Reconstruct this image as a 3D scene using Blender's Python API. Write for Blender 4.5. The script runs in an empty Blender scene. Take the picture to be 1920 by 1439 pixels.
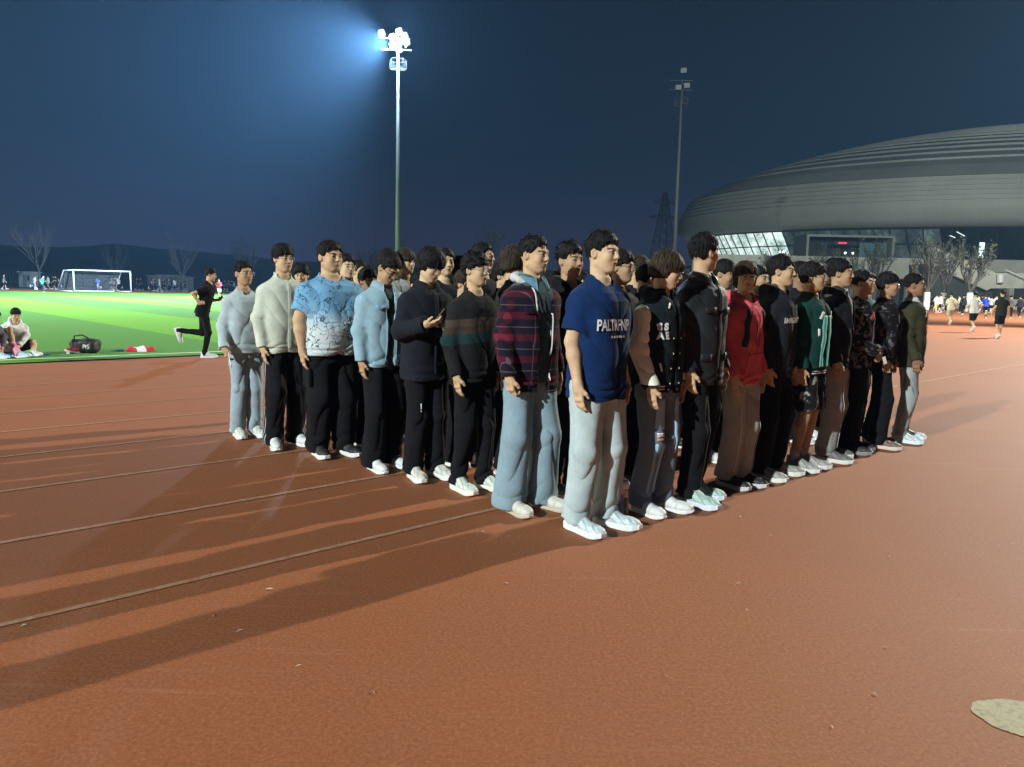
import bpy, bmesh, math, random
import numpy as np
from mathutils import Vector, Matrix
from mathutils.bvhtree import BVHTree

# ------------------------------------------------------------ camera, world, light, haze settings
S = bpy.context.scene
C = S.collection
PX_F, CAM_H = 1442.0, 1.48                    # focal length in pixels of the 1920 px wide photograph
PITCH, ROLL = math.radians(7.08), math.radians(1.25)
fw = Vector((0, math.cos(PITCH), -math.sin(PITCH)))
up0 = Vector((0, math.sin(PITCH), math.cos(PITCH)))
rt0 = Vector((1, 0, 0))
rt = rt0 * math.cos(ROLL) + up0 * math.sin(ROLL)
up = up0 * math.cos(ROLL) - rt0 * math.sin(ROLL)
cd = bpy.data.cameras.new('camera')
cam = bpy.data.objects.new('camera', cd); C.objects.link(cam)
cd.sensor_width = 36; cd.lens = 36 * PX_F / 1920; cd.clip_end = 3000; cd.clip_start = 0.05
M = Matrix((rt, up, -fw)).transposed().to_4x4(); M.translation = (0, 0, CAM_H)
cam.matrix_world = M
S.camera = cam

def gp(px, py, z=0.0):
    """point of the ground (or of height z) seen at a pixel of the photograph"""
    d = rt * ((px - 960) / PX_F) + up * ((719.5 - py) / PX_F) + fw
    t = (z - CAM_H) / d.z
    p = Vector((0, 0, CAM_H)) + d * t
    return p
def ray(px, py, dist):
    """point seen at a pixel, at this distance along world +y"""
    d = rt * ((px - 960) / PX_F) + up * ((719.5 - py) / PX_F) + fw
    return Vector((0, 0, CAM_H)) + d * (dist / d.y)

W = bpy.data.worlds.new('World'); S.world = W; W.use_nodes = True
nt = W.node_tree; bg = nt.nodes['Background']
tc = nt.nodes.new('ShaderNodeTexCoord'); sx = nt.nodes.new('ShaderNodeSeparateXYZ')
rp = nt.nodes.new('ShaderNodeValToRGB'); nt.links.new(tc.outputs['Generated'], sx.inputs[0])
nt.links.new(sx.outputs['Z'], rp.inputs[0]); nt.links.new(rp.outputs[0], bg.inputs[0])
rp.color_ramp.elements[0].position = 0.0; rp.color_ramp.elements[0].color = (.028, .032, .070, 1)
rp.color_ramp.elements[1].position = 0.6; rp.color_ramp.elements[1].color = (.002, .007, .013, 1)
e = rp.color_ramp.elements.new(0.16); e.color = (.009, .020, .038, 1)
bg.inputs[1].default_value = 1.0

S.view_settings.view_transform = 'Standard'; S.view_settings.look = 'None'
S.view_settings.exposure = 0.0; S.view_settings.gamma = 1.0
S.cycles.use_denoising = True
try: S.cycles.denoiser = 'OPENIMAGEDENOISE'
except Exception: pass
S.cycles.max_bounces = 5; S.cycles.diffuse_bounces = 3; S.cycles.volume_bounces = 0
S.cycles.sample_clamp_indirect = 4.0

# floodlight masts: name -> (mast foot, height, aim point, watts, cone angle in degrees, colour, label)
MASTS = [
    ((-11.0, 73.0), 23.0, (-58.0, 54.0, 4.0), 6.2e5, 142, (.60, .80, 1.0), 'tall thin floodlight mast glowing white above the middle of the crowd', 1.0),
    ((46.6, 45.0), 25.0, (5.0, 11.0, 0.0), 2.2e5, 74, (1.0, .93, .80), 'floodlight mast out of sight beyond the right end of the front row', .35),
    ((-38.3, -35.7), 24.0, (3.0, 10.0, 0.0), 2.1e5, 76, (.90, .98, .98), 'floodlight mast behind the viewer and to the left', .35),
    ((-72.0, 24.0), 25.0, (-26.0, 38.0, 0.0), 4.8e5, 72, (1.0, .90, .66), 'floodlight mast out of sight beyond the left side of the pitch', 1.0),
]
HAZE_DENSITY = 0.00037
# ------------------------------------------------------------ helpers
def link(o, parent=None):
    C.objects.link(o)
    if parent is not None: o.parent = parent
    return o
def tag(o, label=None, cat=None, group=None, kind=None):
    if label: o['label'] = label
    if cat: o['category'] = cat
    if group: o['group'] = group
    if kind: o['kind'] = kind
    return o
def empty(name, loc=(0, 0, 0), rz=0, label=None, cat=None, group=None):
    o = bpy.data.objects.new(name, None); o.location = loc; o.rotation_euler = (0, 0, rz); o.empty_display_size = .1
    link(o); return tag(o, label, cat, group)
def mesh_obj(name, V, F, mat, parent=None, smooth=True, mats=None, midx=None):
    me = bpy.data.meshes.new(name)
    V = np.asarray(V, dtype=np.float32)
    if isinstance(F, np.ndarray):
        n = len(F); k = F.shape[1]
        me.vertices.add(len(V)); me.vertices.foreach_set('co', V.ravel())
        me.loops.add(n * k); me.loops.foreach_set('vertex_index', F.ravel().astype(np.int32))
        me.polygons.add(n); me.polygons.foreach_set('loop_start', np.arange(0, n * k, k, dtype=np.int32))
        try: me.polygons.foreach_set('loop_total', np.full(n, k, dtype=np.int32))
        except Exception: pass
        me.update(calc_edges=True)
    else:
        me.from_pydata(V.tolist(), [], F)
    for m in (mats or [mat]): me.materials.append(m)
    if midx is not None: me.polygons.foreach_set('material_index', np.asarray(midx, dtype=np.int32))
    me.polygons.foreach_set('use_smooth', [smooth] * len(me.polygons))
    me.update()
    o = bpy.data.objects.new(name, me); return link(o, parent)

class MB:
    """collects boxes, tubes and strips of one part"""
    def __init__(s): s.V = []; s.F = []; s.M = []; s.m = 0
    def add(s, V, F):
        b = len(s.V); s.V += [tuple(v) for v in V]; s.F += [tuple(i + b for i in f) for f in F]; s.M += [s.m] * len(F)
    def box(s, lo, hi, R=None, T=None, bev=0):
        x0, y0, z0 = lo; x1, y1, z1 = hi
        V = [(x0,y0,z0),(x1,y0,z0),(x1,y1,z0),(x0,y1,z0),(x0,y0,z1),(x1,y0,z1),(x1,y1,z1),(x0,y1,z1)]
        if R is not None: V = [R @ Vector(v) for v in V]
        if T is not None: V = [Vector(v) + Vector(T) for v in V]
        s.add(V, [(0,3,2,1),(4,5,6,7),(0,1,5,4),(1,2,6,5),(2,3,7,6),(3,0,4,7)])
    def tube(s, pts, rad, n=8, cap=True):
        pts = [Vector(p) for p in pts]; m = len(pts)
        if not hasattr(rad, '__len__'): rad = [rad] * m
        V = []; prev = None
        for i, p in enumerate(pts):
            t = (pts[min(i + 1, m - 1)] - pts[max(i - 1, 0)]).normalized()
            a = prev if prev is not None else (Vector((0, 0, 1)) if abs(t.z) < .9 else Vector((1, 0, 0)))
            u = (a - t * a.dot(t)); u = u.normalized() if u.length > 1e-6 else t.orthogonal().normalized()
            prev = u; w = t.cross(u)
            for k in range(n):
                th = 2 * math.pi * k / n
                V.append(p + (u * math.cos(th) + w * math.sin(th)) * rad[i])
        F = []
        for i in range(m - 1):
            for k in range(n):
                F.append((i*n+k, i*n+(k+1)%n, (i+1)*n+(k+1)%n, (i+1)*n+k))
        if cap: F.append(tuple(range(n - 1, -1, -1))); F.append(tuple((m-1)*n + k for k in range(n)))
        s.add(V, F)
    def quad(s, a, b, c, d): s.add([a, b, c, d], [(0, 1, 2, 3)])
    def ball(s, c, r, n=8):
        V = []; F = []; c = Vector(c)
        r = (r, r, r) if not hasattr(r, '__len__') else r
        for i in range(1, n):
            ph = math.pi * i / n
            for k in range(2 * n):
                th = math.pi * k / n
                V.append((c.x + r[0]*math.sin(ph)*math.cos(th), c.y + r[1]*math.sin(ph)*math.sin(th), c.z + r[2]*math.cos(ph)))
        V += [(c.x, c.y, c.z + r[2]), (c.x, c.y, c.z - r[2])]; t = len(V) - 2; q = 2 * n
        for i in range(n - 2):
            for k in range(q): F.append((i*q+k, (i+1)*q+k, (i+1)*q+(k+1)%q, i*q+(k+1)%q))
        for k in range(q): F.append((t, k, (k+1)%q)); F.append((t+1, (n-2)*q+(k+1)%q, (n-2)*q+k))
        s.add(V, F)
    def build(s, name, mat, parent=None, smooth=False, mats=None):
        return mesh_obj(name, s.V, s.F, mat, parent, smooth, mats, s.M if mats else None)

# ------------------------------------------------------------ materials
_mc = {}
def nmat(name):
    m = bpy.data.materials.new(name); m.use_nodes = True
    n = m.node_tree.nodes; b = n['Principled BSDF']
    return m, n, m.node_tree.links, b
def texco(n, kind='Object'):
    t = n.new('ShaderNodeTexCoord'); return t.outputs[kind]
def noise(n, l, vec, scale, detail=3, rough=.55, dist=0):
    t = n.new('ShaderNodeTexNoise'); t.inputs['Scale'].default_value = scale; t.inputs['Detail'].default_value = detail
    t.inputs['Roughness'].default_value = rough; t.inputs['Distortion'].default_value = dist
    if vec is not None: l.new(vec, t.inputs['Vector'])
    return t.outputs['Fac']
def ramp(n, l, fac, stops, interp='LINEAR'):
    r = n.new('ShaderNodeValToRGB'); r.color_ramp.interpolation = interp
    el = r.color_ramp.elements
    el[0].position, el[0].color = stops[0][0], (*stops[0][1], 1) if len(stops[0][1]) == 3 else stops[0][1]
    el[1].position, el[1].color = stops[-1][0], (*stops[-1][1], 1)
    for p, c in stops[1:-1]:
        q = el.new(p); q.color = (*c, 1)
    l.new(fac, r.inputs[0]); return r.outputs['Color']
def math_(n, l, op, a, b=None, c=None):
    m = n.new('ShaderNodeMath'); m.operation = op
    for i, v in enumerate((a, b, c)):
        if v is None: continue
        if isinstance(v, (int, float)): m.inputs[i].default_value = v
        else: l.new(v, m.inputs[i])
    return m.outputs[0]
def mixc(n, l, fac, a, b):
    m = n.new('ShaderNodeMix'); m.data_type = 'RGBA'
    if isinstance(fac, (int, float)): m.inputs[0].default_value = fac
    else: l.new(fac, m.inputs[0])
    for i, v in ((6, a), (7, b)):
        if isinstance(v, tuple): m.inputs[i].default_value = (*v[:3], 1)
        else: l.new(v, m.inputs[i])
    return m.outputs[2]
def bump(n, l, b, h, strength=.3, dist=.01):
    k = n.new('ShaderNodeBump'); k.inputs['Strength'].default_value = strength; k.inputs['Distance'].default_value = dist
    l.new(h, k.inputs['Height']); l.new(k.outputs[0], b.inputs['Normal'])
def sepxyz(n, l, v):
    s = n.new('ShaderNodeSeparateXYZ'); l.new(v, s.inputs[0]); return s.outputs
def plain(name, col, rough=.6, metal=0, var=.12, scale=6, emit=None, es=1):
    key = (name, col, emit)
    if key in _mc: return _mc[key]
    m, n, l, b = nmat(name); v = texco(n)
    f = noise(n, l, v, scale, 4)
    lo = tuple(c * (1 - var) for c in col); hi = tuple(min(1, c * (1 + var)) for c in col)
    l.new(ramp(n, l, f, [(.3, lo), (.7, hi)]), b.inputs['Base Color'])
    b.inputs['Roughness'].default_value = rough; b.inputs['Metallic'].default_value = metal
    if emit: b.inputs['Emission Color'].default_value = (*emit, 1); b.inputs['Emission Strength'].default_value = es
    _mc[key] = m; return m
def cloth(col, name='cloth', pattern=None, rough=.9, wr=.28, **kw):
    """woven cloth: object-space colour variation, fine weave and soft creases"""
    key = (name, col, pattern, tuple(sorted(kw.items())))
    if key in _mc: return _mc[key]
    m, n, l, b = nmat(name); v = texco(n); X, Y, Z = sepxyz(n, l, v)
    f = noise(n, l, v, 9, 4)
    base = ramp(n, l, f, [(.3, tuple(c * .86 for c in col)), (.7, tuple(min(1, c * 1.1) for c in col))])
    if pattern == 'stripes_knit':
        zz = math_(n, l, 'ADD', Z, math_(n, l, 'MULTIPLY', math_(n, l, 'ABSOLUTE', X), 0.12))
        s = kw.get('s', 1.0)
        base = ramp(n, l, math_(n, l, 'DIVIDE', zz, 2.0), [(0, (.008,.011,.013)), (.565*s, (.006,.036,.042)), (.598*s, (.045,.034,.028)), (.626*s, (.07,.05,.038)), (.655*s, (.012,.013,.015)), (.9, (.012,.013,.015))], 'CONSTANT')
        base = mixc(n, l, .25, base, ramp(n, l, noise(n, l, v, 160, 2), [(.4, (.0, .0, .0)), (.6, (.06,.05,.045))]))
    elif pattern == 'plaid':
        def lines(c, per, ph, w):
            t = math_(n, l, 'FRACT', math_(n, l, 'ADD', math_(n, l, 'DIVIDE', c, per), ph + 20))
            return math_(n, l, 'LESS_THAN', math_(n, l, 'ABSOLUTE', math_(n, l, 'SUBTRACT', t, .5)), w)
        q = math_(n, l, 'ADD', X, math_(n, l, 'MULTIPLY', Y, .9))
        hband, vband = lines(Z, .135, .1, .16), lines(q, .125, .3, .13)
        hl, vl = lines(Z, .135, .62, .02), lines(q, .125, .82, .022)
        c1 = mixc(n, l, hband, (.012,.010,.018), (.060,.010,.020))
        c2 = mixc(n, l, math_(n, l, 'MULTIPLY', vband, .6), c1, (.070,.011,.022))
        both = math_(n, l, 'MULTIPLY', hband, vband)
        c3 = mixc(n, l, math_(n, l, 'MULTIPLY', both, .7), c2, (.17,.022,.042))
        c4 = mixc(n, l, math_(n, l, 'MULTIPLY', hl, .5), c3, (.16,.12,.14))
        base = mixc(n, l, math_(n, l, 'MULTIPLY', vl, .45), c4, (.16,.12,.14))
    elif pattern == 'ink':
        g = ramp(n, l, math_(n, l, 'SUBTRACT', Z, .9), [(.15, (.55,.62,.62)), (.34, (.16,.36,.55))])
        w = n.new('ShaderNodeTexVoronoi'); w.feature = 'DISTANCE_TO_EDGE'; w.inputs['Scale'].default_value = 11
        mp = n.new('ShaderNodeVectorMath'); mp.operation = 'ADD'
        ns = n.new('ShaderNodeTexNoise'); ns.inputs['Scale'].default_value = 7; ns.inputs['Detail'].default_value = 2
        l.new(v, ns.inputs['Vector']); sc = n.new('ShaderNodeVectorMath'); sc.operation = 'SCALE'; sc.inputs[3].default_value = .35
        l.new(ns.outputs['Color'], sc.inputs[0]); l.new(v, mp.inputs[0]); l.new(sc.outputs[0], mp.inputs[1]); l.new(mp.outputs[0], w.inputs['Vector'])
        line = math_(n, l, 'LESS_THAN', w.outputs['Distance'], .035)
        line = math_(n, l, 'MULTIPLY', line, math_(n, l, 'GREATER_THAN', noise(n, l, v, 9, 2), .44))
        base = mixc(n, l, math_(n, l, 'MULTIPLY', line, .85), g, (.02,.04,.09))
    elif pattern == 'camo':
        a = ramp(n, l, noise(n, l, v, 13, 4, .6, .8), [(.3, (.012,.010,.012)), (.5, (.012,.010,.012)), (.53, kw.get('c2', (.10,.08,.07))), (.62, kw.get('c3', (.16,.14,.13)))], 'CONSTANT')
        base = a
    elif pattern == 'denim':
        w = noise(n, l, v, 260, 2)
        base = mixc(n, l, .35, base, ramp(n, l, w, [(.35, tuple(c * .5 for c in col)), (.65, tuple(min(1, c * 1.7) for c in col))]))
        base = mixc(n, l, math_(n, l, 'MULTIPLY', noise(n, l, v, 4, 3), .35), base, tuple(min(1, c * 1.8) for c in col))
    elif pattern == 'varsity':
        arm = math_(n, l, 'GREATER_THAN', math_(n, l, 'ABSOLUTE', X), kw.get('xs', .205))
        cuff = math_(n, l, 'LESS_THAN', Z, kw.get('zc', .90))
        base = mixc(n, l, math_(n, l, 'MULTIPLY', arm, math_(n, l, 'SUBTRACT', 1.0, cuff)), base, kw.get('c2', (.75,.76,.62)))
    elif pattern == 'sidestripe':
        t = math_(n, l, 'FRACT', math_(n, l, 'MULTIPLY', math_(n, l, 'ADD', Y, 1.0), 40))
        inb = math_(n, l, 'MULTIPLY', math_(n, l, 'LESS_THAN', math_(n, l, 'ABSOLUTE', math_(n, l, 'SUBTRACT', Y, .0)), .036), math_(n, l, 'LESS_THAN', t, .3))
        inb = math_(n, l, 'MULTIPLY', inb, math_(n, l, 'GREATER_THAN', math_(n, l, 'ABSOLUTE', X), .13))
        base = mixc(n, l, math_(n, l, 'MULTIPLY', inb, .8), base, (.45,.46,.46))
    elif pattern == 'twotone':      # upper part darker than the lower
        base = mixc(n, l, math_(n, l, 'GREATER_THAN', Z, kw.get('z', 1.2)), base, kw.get('c2', (.01,.01,.012)))
    elif pattern == 'ripped':
        hole = math_(n, l, 'MULTIPLY', math_(n, l, 'LESS_THAN', math_(n, l, 'ABSOLUTE', math_(n, l, 'SUBTRACT', Z, .54)), .035), math_(n, l, 'GREATER_THAN', Y, .02))
        w = noise(n, l, v, 70, 2)
        base = mixc(n, l, .5, base, ramp(n, l, w, [(.35, tuple(c * .5 for c in col)), (.65, tuple(min(1, c * 1.8) for c in col))]))
        fr = math_(n, l, 'FRACT', math_(n, l, 'MULTIPLY', Z, 55))
        base = mixc(n, l, hole, base, mixc(n, l, math_(n, l, 'LESS_THAN', fr, .45), (.4,.2,.12), (.6,.62,.6)))
    l.new(base, b.inputs['Base Color'])
    b.inputs['Roughness'].default_value = rough
    b.inputs['Sheen Weight'].default_value = kw.get('sheen', .03)
    b.inputs['Specular IOR Level'].default_value = kw.get('spec', .15 if max(col) > .05 else .07)
    h = math_(n, l, 'ADD', math_(n, l, 'MULTIPLY', noise(n, l, v, 9, 2, .4, .8), 1.0), math_(n, l, 'MULTIPLY', noise(n, l, v, 260, 1), .06))
    bump(n, l, b, h, wr, .022)
    _mc[key] = m; return m
def skin_mat(col, key):
    if key in _mc: return _mc[key]
    m, n, l, b = nmat('skin'); v = texco(n)
    at = n.new('ShaderNodeAttribute'); at.attribute_name = 'paint'
    f = noise(n, l, v, 35, 4)
    base = ramp(n, l, f, [(.3, tuple(c * .9 for c in col)), (.7, tuple(min(1, c * 1.08) for c in col))])
    r, g, bl = n.new('ShaderNodeSeparateColor'), None, None
    l.new(at.outputs['Color'], r.inputs[0])
    base = mixc(n, l, r.outputs[0], base, (.33, .12, .095))       # lips, ears
    base = mixc(n, l, r.outputs[1], base, (.012, .009, .008))    # brows, lashes
    base = mixc(n, l, r.outputs[2], base, (.55, .53, .50))       # white of the eye
    l.new(base, b.inputs['Base Color'])
    b.inputs['Roughness'].default_value = .66
    b.inputs['Subsurface Weight'].default_value = .0
    b.inputs['Specular IOR Level'].default_value = .2
    bump(n, l, b, noise(n, l, v, 180, 2), .12, .004)
    _mc[key] = m; return m
def hair_mat(col, key):
    if key in _mc: return _mc[key]
    m, n, l, b = nmat('hair'); v = texco(n)
    mp = n.new('ShaderNodeMapping'); mp.inputs['Scale'].default_value = (1, 1, .25); l.new(v, mp.inputs[0])
    f = noise(n, l, mp.outputs[0], 110, 3)
    l.new(ramp(n, l, f, [(.35, tuple(c * .5 for c in col)), (.7, tuple(c * 1.9 for c in col))]), b.inputs['Base Color'])
    b.inputs['Roughness'].default_value = .70; b.inputs['Specular IOR Level'].default_value = .16
    bump(n, l, b, f, .4, .010)
    _mc[key] = m; return m
# ------------------------------------------------------------ ground, track, pitch
D1 = Vector((.735, .678, 0)).normalized()          # along the lanes
D2 = Vector((-D1.y, D1.x, 0))                       # across the lanes, towards the pitch
def uv(u, v, z=0): return Vector((D1.x*u + D2.x*v, D1.y*u + D2.y*v, z))
def sheet(name, pts, z, mat, sub=1, th=0.0):
    V = [(p[0], p[1], z) for p in pts]; F = [tuple(range(len(V)))]
    o = mesh_obj(name, V, F, mat, None, False); return o
m_track, n, l, b = nmat('track rubber'); v = texco(n)
big = noise(n, l, v, .35, 5, .6); mid = noise(n, l, v, 2.2, 5, .65, .6); fine = noise(n, l, v, 190, 3, .7); gr = noise(n, l, v, 60, 4, .75)
c = ramp(n, l, big, [(.3, (.250, .080, .029)), (.7, (.310, .108, .040))])
c = mixc(n, l, math_(n, l, 'MULTIPLY', ramp(n, l, mid, [(.42, (0,0,0)), (.72, (1,1,1))]), .35), c, (.235, .088, .052))
c = mixc(n, l, .42, c, ramp(n, l, gr, [(.33, (.12, .036, .013)), (.5, (.275, .093, .035)), (.70, (.46, .19, .08))]))
vo = n.new('ShaderNodeTexVoronoi'); vo.inputs['Scale'].default_value = 3.1; l.new(v, vo.inputs['Vector'])
sp = math_(n, l, 'LESS_THAN', vo.outputs['Distance'], .018)
c = mixc(n, l, math_(n, l, 'MULTIPLY', sp, .55), c, (.05, .035, .03))
# scuffs that run with the lanes
mp = n.new('ShaderNodeMapping'); mp.inputs['Rotation'].default_value = (0, 0, -math.atan2(D1.y, D1.x)); mp.inputs['Scale'].default_value = (.5, 9, 1)
l.new(v, mp.inputs[0]); sc = noise(n, l, mp.outputs[0], 1.2, 4, .7)
c = mixc(n, l, math_(n, l, 'MULTIPLY', ramp(n, l, sc, [(.60, (0,0,0)), (.78, (1,1,1))]), .22), c, (.50, .27, .18))
l.new(c, b.inputs['Base Color']); b.inputs['Roughness'].default_value = .74; b.inputs['Specular IOR Level'].default_value = .32
bump(n, l, b, math_(n, l, 'ADD', fine, gr), .4, .003)
far = 900
sheet('ground', [(-far, -200), (far, -200), (far, far), (-far, far)], -.02, plain('dark soil', (.05, .055, .045), .95, var=.4, scale=.8))
V0 = 15.3                                           # edge of the pitch, measured across the lanes
P_edge = D2.dot(gp(0, 684)); V0 = P_edge
# one rubber sheet: lanes plus the apron on the far side of the pitch
tb = MB()
for a, bb in (((-60, -40), (150, V0)), ((-60, V0), (150, 120))): pass
tb.add([uv(-90, -45), uv(170, -45), uv(170, 118), uv(-90, 118)], [(0, 1, 2, 3)])
t = tb.build('track', m_track); tag(t, kind='structure')
tag(bpy.data.objects['ground'], kind='structure')
m_g, n, l, b = nmat('artificial turf'); v = texco(n)
mp = n.new('ShaderNodeMapping'); mp.inputs['Rotation'].default_value = (0, 0, -math.atan2(D1.y, D1.x)); l.new(v, mp.inputs[0])
X, Y, Z = sepxyz(n, l, mp.outputs[0])
st = math_(n, l, 'FRACT', math_(n, l, 'DIVIDE', math_(n, l, 'ADD', X, 80 - .4), 7.9))
st = math_(n, l, 'LESS_THAN', math_(n, l, 'ADD', st, math_(n, l, 'MULTIPLY', math_(n, l, 'SUBTRACT', noise(n, l, v, 3, 2), .5), .01)), .5)
c = mixc(n, l, st, (.045, .165, .032), (.135, .38, .006))
c = mixc(n, l, .4, c, mixc(n, l, noise(n, l, v, 55, 4, .8), (.04, .15, .02), (.24, .60, .09)))
c = mixc(n, l, math_(n, l, 'MULTIPLY', noise(n, l, v, .5, 4), .25), c, (.09, .25, .05))
l.new(c, b.inputs['Base Color']); b.inputs['Roughness'].default_value = .8; b.inputs['Specular IOR Level'].default_value = .2
bump(n, l, b, noise(n, l, v, 120, 3), .8, .01)
U_END = D1.dot(gp(1805, 603))
gb = MB(); pts = [uv(-62, V0), uv(U_END - 22, V0)]
VF = 78.0
for k in range(13):
    a = -math.pi / 2 + math.pi * k / 12 * .5
    pts.append(uv(U_END - 22 + 22 * math.cos(a), V0 + 22 + 22 * math.sin(a)))
pts += [uv(U_END, V0 + VF), uv(-62, V0 + VF)]
gb.add([(p.x, p.y, .006) for p in pts], [tuple(range(len(pts)))])
# a thin edge of the turf roll, 25 mm proud of the rubber
g = gb.build('turf_pitch', m_g); tag(g, kind='structure')
for o in (g,):
    for vv in o.data.vertices: vv.co.z = .022
m_line = plain('line paint', (.62, .60, .55), .7, var=.25, scale=14)
mw, n, l, b = nmat('worn lane paint'); v = texco(n)
wear = noise(n, l, v, 22, 4, .75)
l.new(ramp(n, l, wear, [(.36, (.33, .14, .06)), (.58, (.44, .24, .14)), (.80, (.56, .38, .27))]), b.inputs['Base Color']); b.inputs['Roughness'].default_value = .75
def lane(v0, w=.05, u0=-70, u1=150, z=.004, mat=None, name='lane_line'):
    m = MB(); m.add([uv(u0, v0 - w/2, z), uv(u1, v0 - w/2, z), uv(u1, v0 + w/2, z), uv(u0, v0 + w/2, z)], [(0, 1, 2, 3)])
    return tag(m.build(name, mat or mw), kind='structure')
vA = D2.dot(gp(0, 1016)); vB = D2.dot(gp(730, 893)); vmain = (vA + vB) / 2
for k in range(-1, 8):
    vv = vmain + 1.22 * k
    if vv < V0 - .6: lane(vv, .05 if k == 0 else .042, u1=150 if k == 0 else 8.5)
lane(V0 + .55, .10, -62, U_END - 22, .026, plain('pitch paint', (.80, .82, .74), .7), 'touch_line')
# black drain gap between rubber and turf
lane(V0 - .03, .035, -62, U_END - 20, .005, plain('edge gap', (.03, .025, .02), .9), 'drain_gap')
# pale worn patch of bare concrete at the lower right
pc = gp(1915, 1345); pb = MB(); ring = []
rr = random.Random(5)
for k in range(90):
    a = 2 * math.pi * k / 90
    q_ = .008 * math.sin(3*a+1) + .003 * math.sin(9*a) + rr.uniform(-.0025, .0025); ring.append((pc.x + (.165 + q_) * math.cos(a), pc.y + (.12 + .01 * math.sin(2*a) + q_) * math.sin(a), .003))
pb.add(ring, [tuple(range(90))])
mc_, n, l, b = nmat('bare patch'); v = texco(n)
l.new(ramp(n, l, noise(n, l, v, 40, 5, .7), [(.3, (.26, .24, .15)), (.5, (.42, .38, .25)), (.7, (.48, .44, .30))]), b.inputs['Base Color']); b.inputs['Roughness'].default_value = .9
tag(pb.build('worn_patch', mc_), kind='structure')
# litter: tiny scraps
scr = [(45,1174,1.2),(84,1060,1),(1388,970,1.3),(1445,1005,.8),(1667,1045,1),(1385,1095,.8),(505,1106,1.2),(950,1095,1),(450,1184,.8),(560,1250,.7),(1660,1215,1),(1400,1145,.7),(905,998,1.2),(955,1007,.8),(1640,1303,.9),(1900,1020,.8),(400,1155,.7),(1250,1270,.6),(1560,1365,.6),(700,1300,.7)]
rr = random.Random(3); ms = plain('scrap', (.62, .50, .40), .8)
scraps = MB()
for k, (x, y, s_) in enumerate(scr):
    p = gp(x, y); m = MB(); a = rr.uniform(0, 3); L = .012 * s_ * (1 + .1*k % 1); w = .005 * s_
    dx, dy = math.cos(a), math.sin(a)
    m.add([(-dx*L, -dy*L, .001), (dy*w, -dx*w, .004), (dx*L, dy*L, .002), (-dy*w, dx*w, .006)], [(0, 1, 2, 3)])
    o = m.build('litter_scrap', ms); o.location = (p.x, p.y, .002)
    tag(o, 'tiny pale scrap of litter lying loose on the red track', 'litter', 'litter scraps on the track')

# ------------------------------------------------------------ floodlight masts
m_pole = plain('galvanised steel', (.10, .12, .125), .7, .2)
m_lamp = plain('floodlight glass', (.9, .95, 1), .3, emit=(.80, .92, 1.0), es=30)
m_house = plain('lamp housing', (.05, .05, .055), .5, .4)
SPOTS = []
def mast(foot, H, aim, watts, cone, col, label, lit=True, heads=((-1.25, .75), (-.30, .50), (.30, 1.0), (.85, .6), (-.30, -.15), (.38, .05), (1.05, 0), (.30, -.6)), cls='floodlight_mast'):
    r = empty(cls, (foot[0], foot[1], 0), 0, label, 'floodlight mast')
    m = MB(); m.tube([(0, 0, 0), (0, 0, H * .5), (0, 0, H)], [.24, .17, .11], 14); m.build('pole', m_pole, r, True)
    m = MB(); m.box((-.35, -.35, 0), (.35, .35, .05)); 
    for sx_ in (-.25, .25):
        for sy_ in (-.25, .25): m.tube([(sx_, sy_, .05), (sx_, sy_, .12)], .03, 6)
    m.build('base_plate', m_pole, r)
    ad = Vector((aim[0] - foot[0], aim[1] - foot[1], aim[2] - H)).normalized()
    side = ad.cross(Vector((0, 0, 1))).normalized(); upv = side.cross(ad)
    hz = Vector((ad.x, ad.y, 0)).normalized()
    m = MB()
    # service platform: ring rail and brackets
    for zz in (H - 1.9, H - 1.2):
        m.tube([Vector((math.cos(a) * .75, math.sin(a) * .75, zz)) for a in np.linspace(0, 2 * math.pi, 17)], .022, 5, False)
    for k in range(8):
        a = k * math.pi / 4; m.tube([(math.cos(a) * .75, math.sin(a) * .75, H - 1.95), (math.cos(a) * .75, math.sin(a) * .75, H - 1.2)], .018, 5)
        m.tube([(0, 0, H - 1.93), (math.cos(a) * .75, math.sin(a) * .75, H - 1.93)], .02, 5)
    for z_ in (H - .3, H + .7): m.tube([(-1.4, 0, z_), (1.2, 0, z_)], .045, 6)
    m.tube([(0, 0, H - .4), (0, 0, H + .8)], .07, 8)
    m.build('platform', m_pole, r)
    R = Matrix((side, ad, upv)).transposed()
    for (a, b_) in heads:
        c = Vector((0, 0, H + .2)) + Vector((a, -.25 * abs(a), b_)) + hz * .25
        m = MB(); m.box((-.33, -.18, -.26), (.33, .10, .26), R, c)
        for k in range(5): m.box((-.30 + k * .14, -.26, -.22), (-.28 + k * .14, -.181, .22), R, c)
        h = m.build('lamp_head', m_house, r)
        m = MB(); m.box((-.30, .102, -.23), (.30, .125, .23), R, c); m.build('lamp_glass', m_lamp if lit else plain('unlit glass', (.08, .10, .10), .35), h)
    if lit:
        ld = bpy.data.lights.new('floodlight', 'SPOT'); ld.energy = watts; ld.spot_size = math.radians(cone); ld.spot_blend = .35
        ld.color = col; ld.shadow_soft_size = .35
        lo = bpy.data.objects.new('floodlight', ld); link(lo, r)
        lo.location = Vector((0, 0, H + .3)) + hz * .9
        lo.rotation_euler = (ad).to_track_quat('-Z', 'Y').to_euler()
    return r
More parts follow.
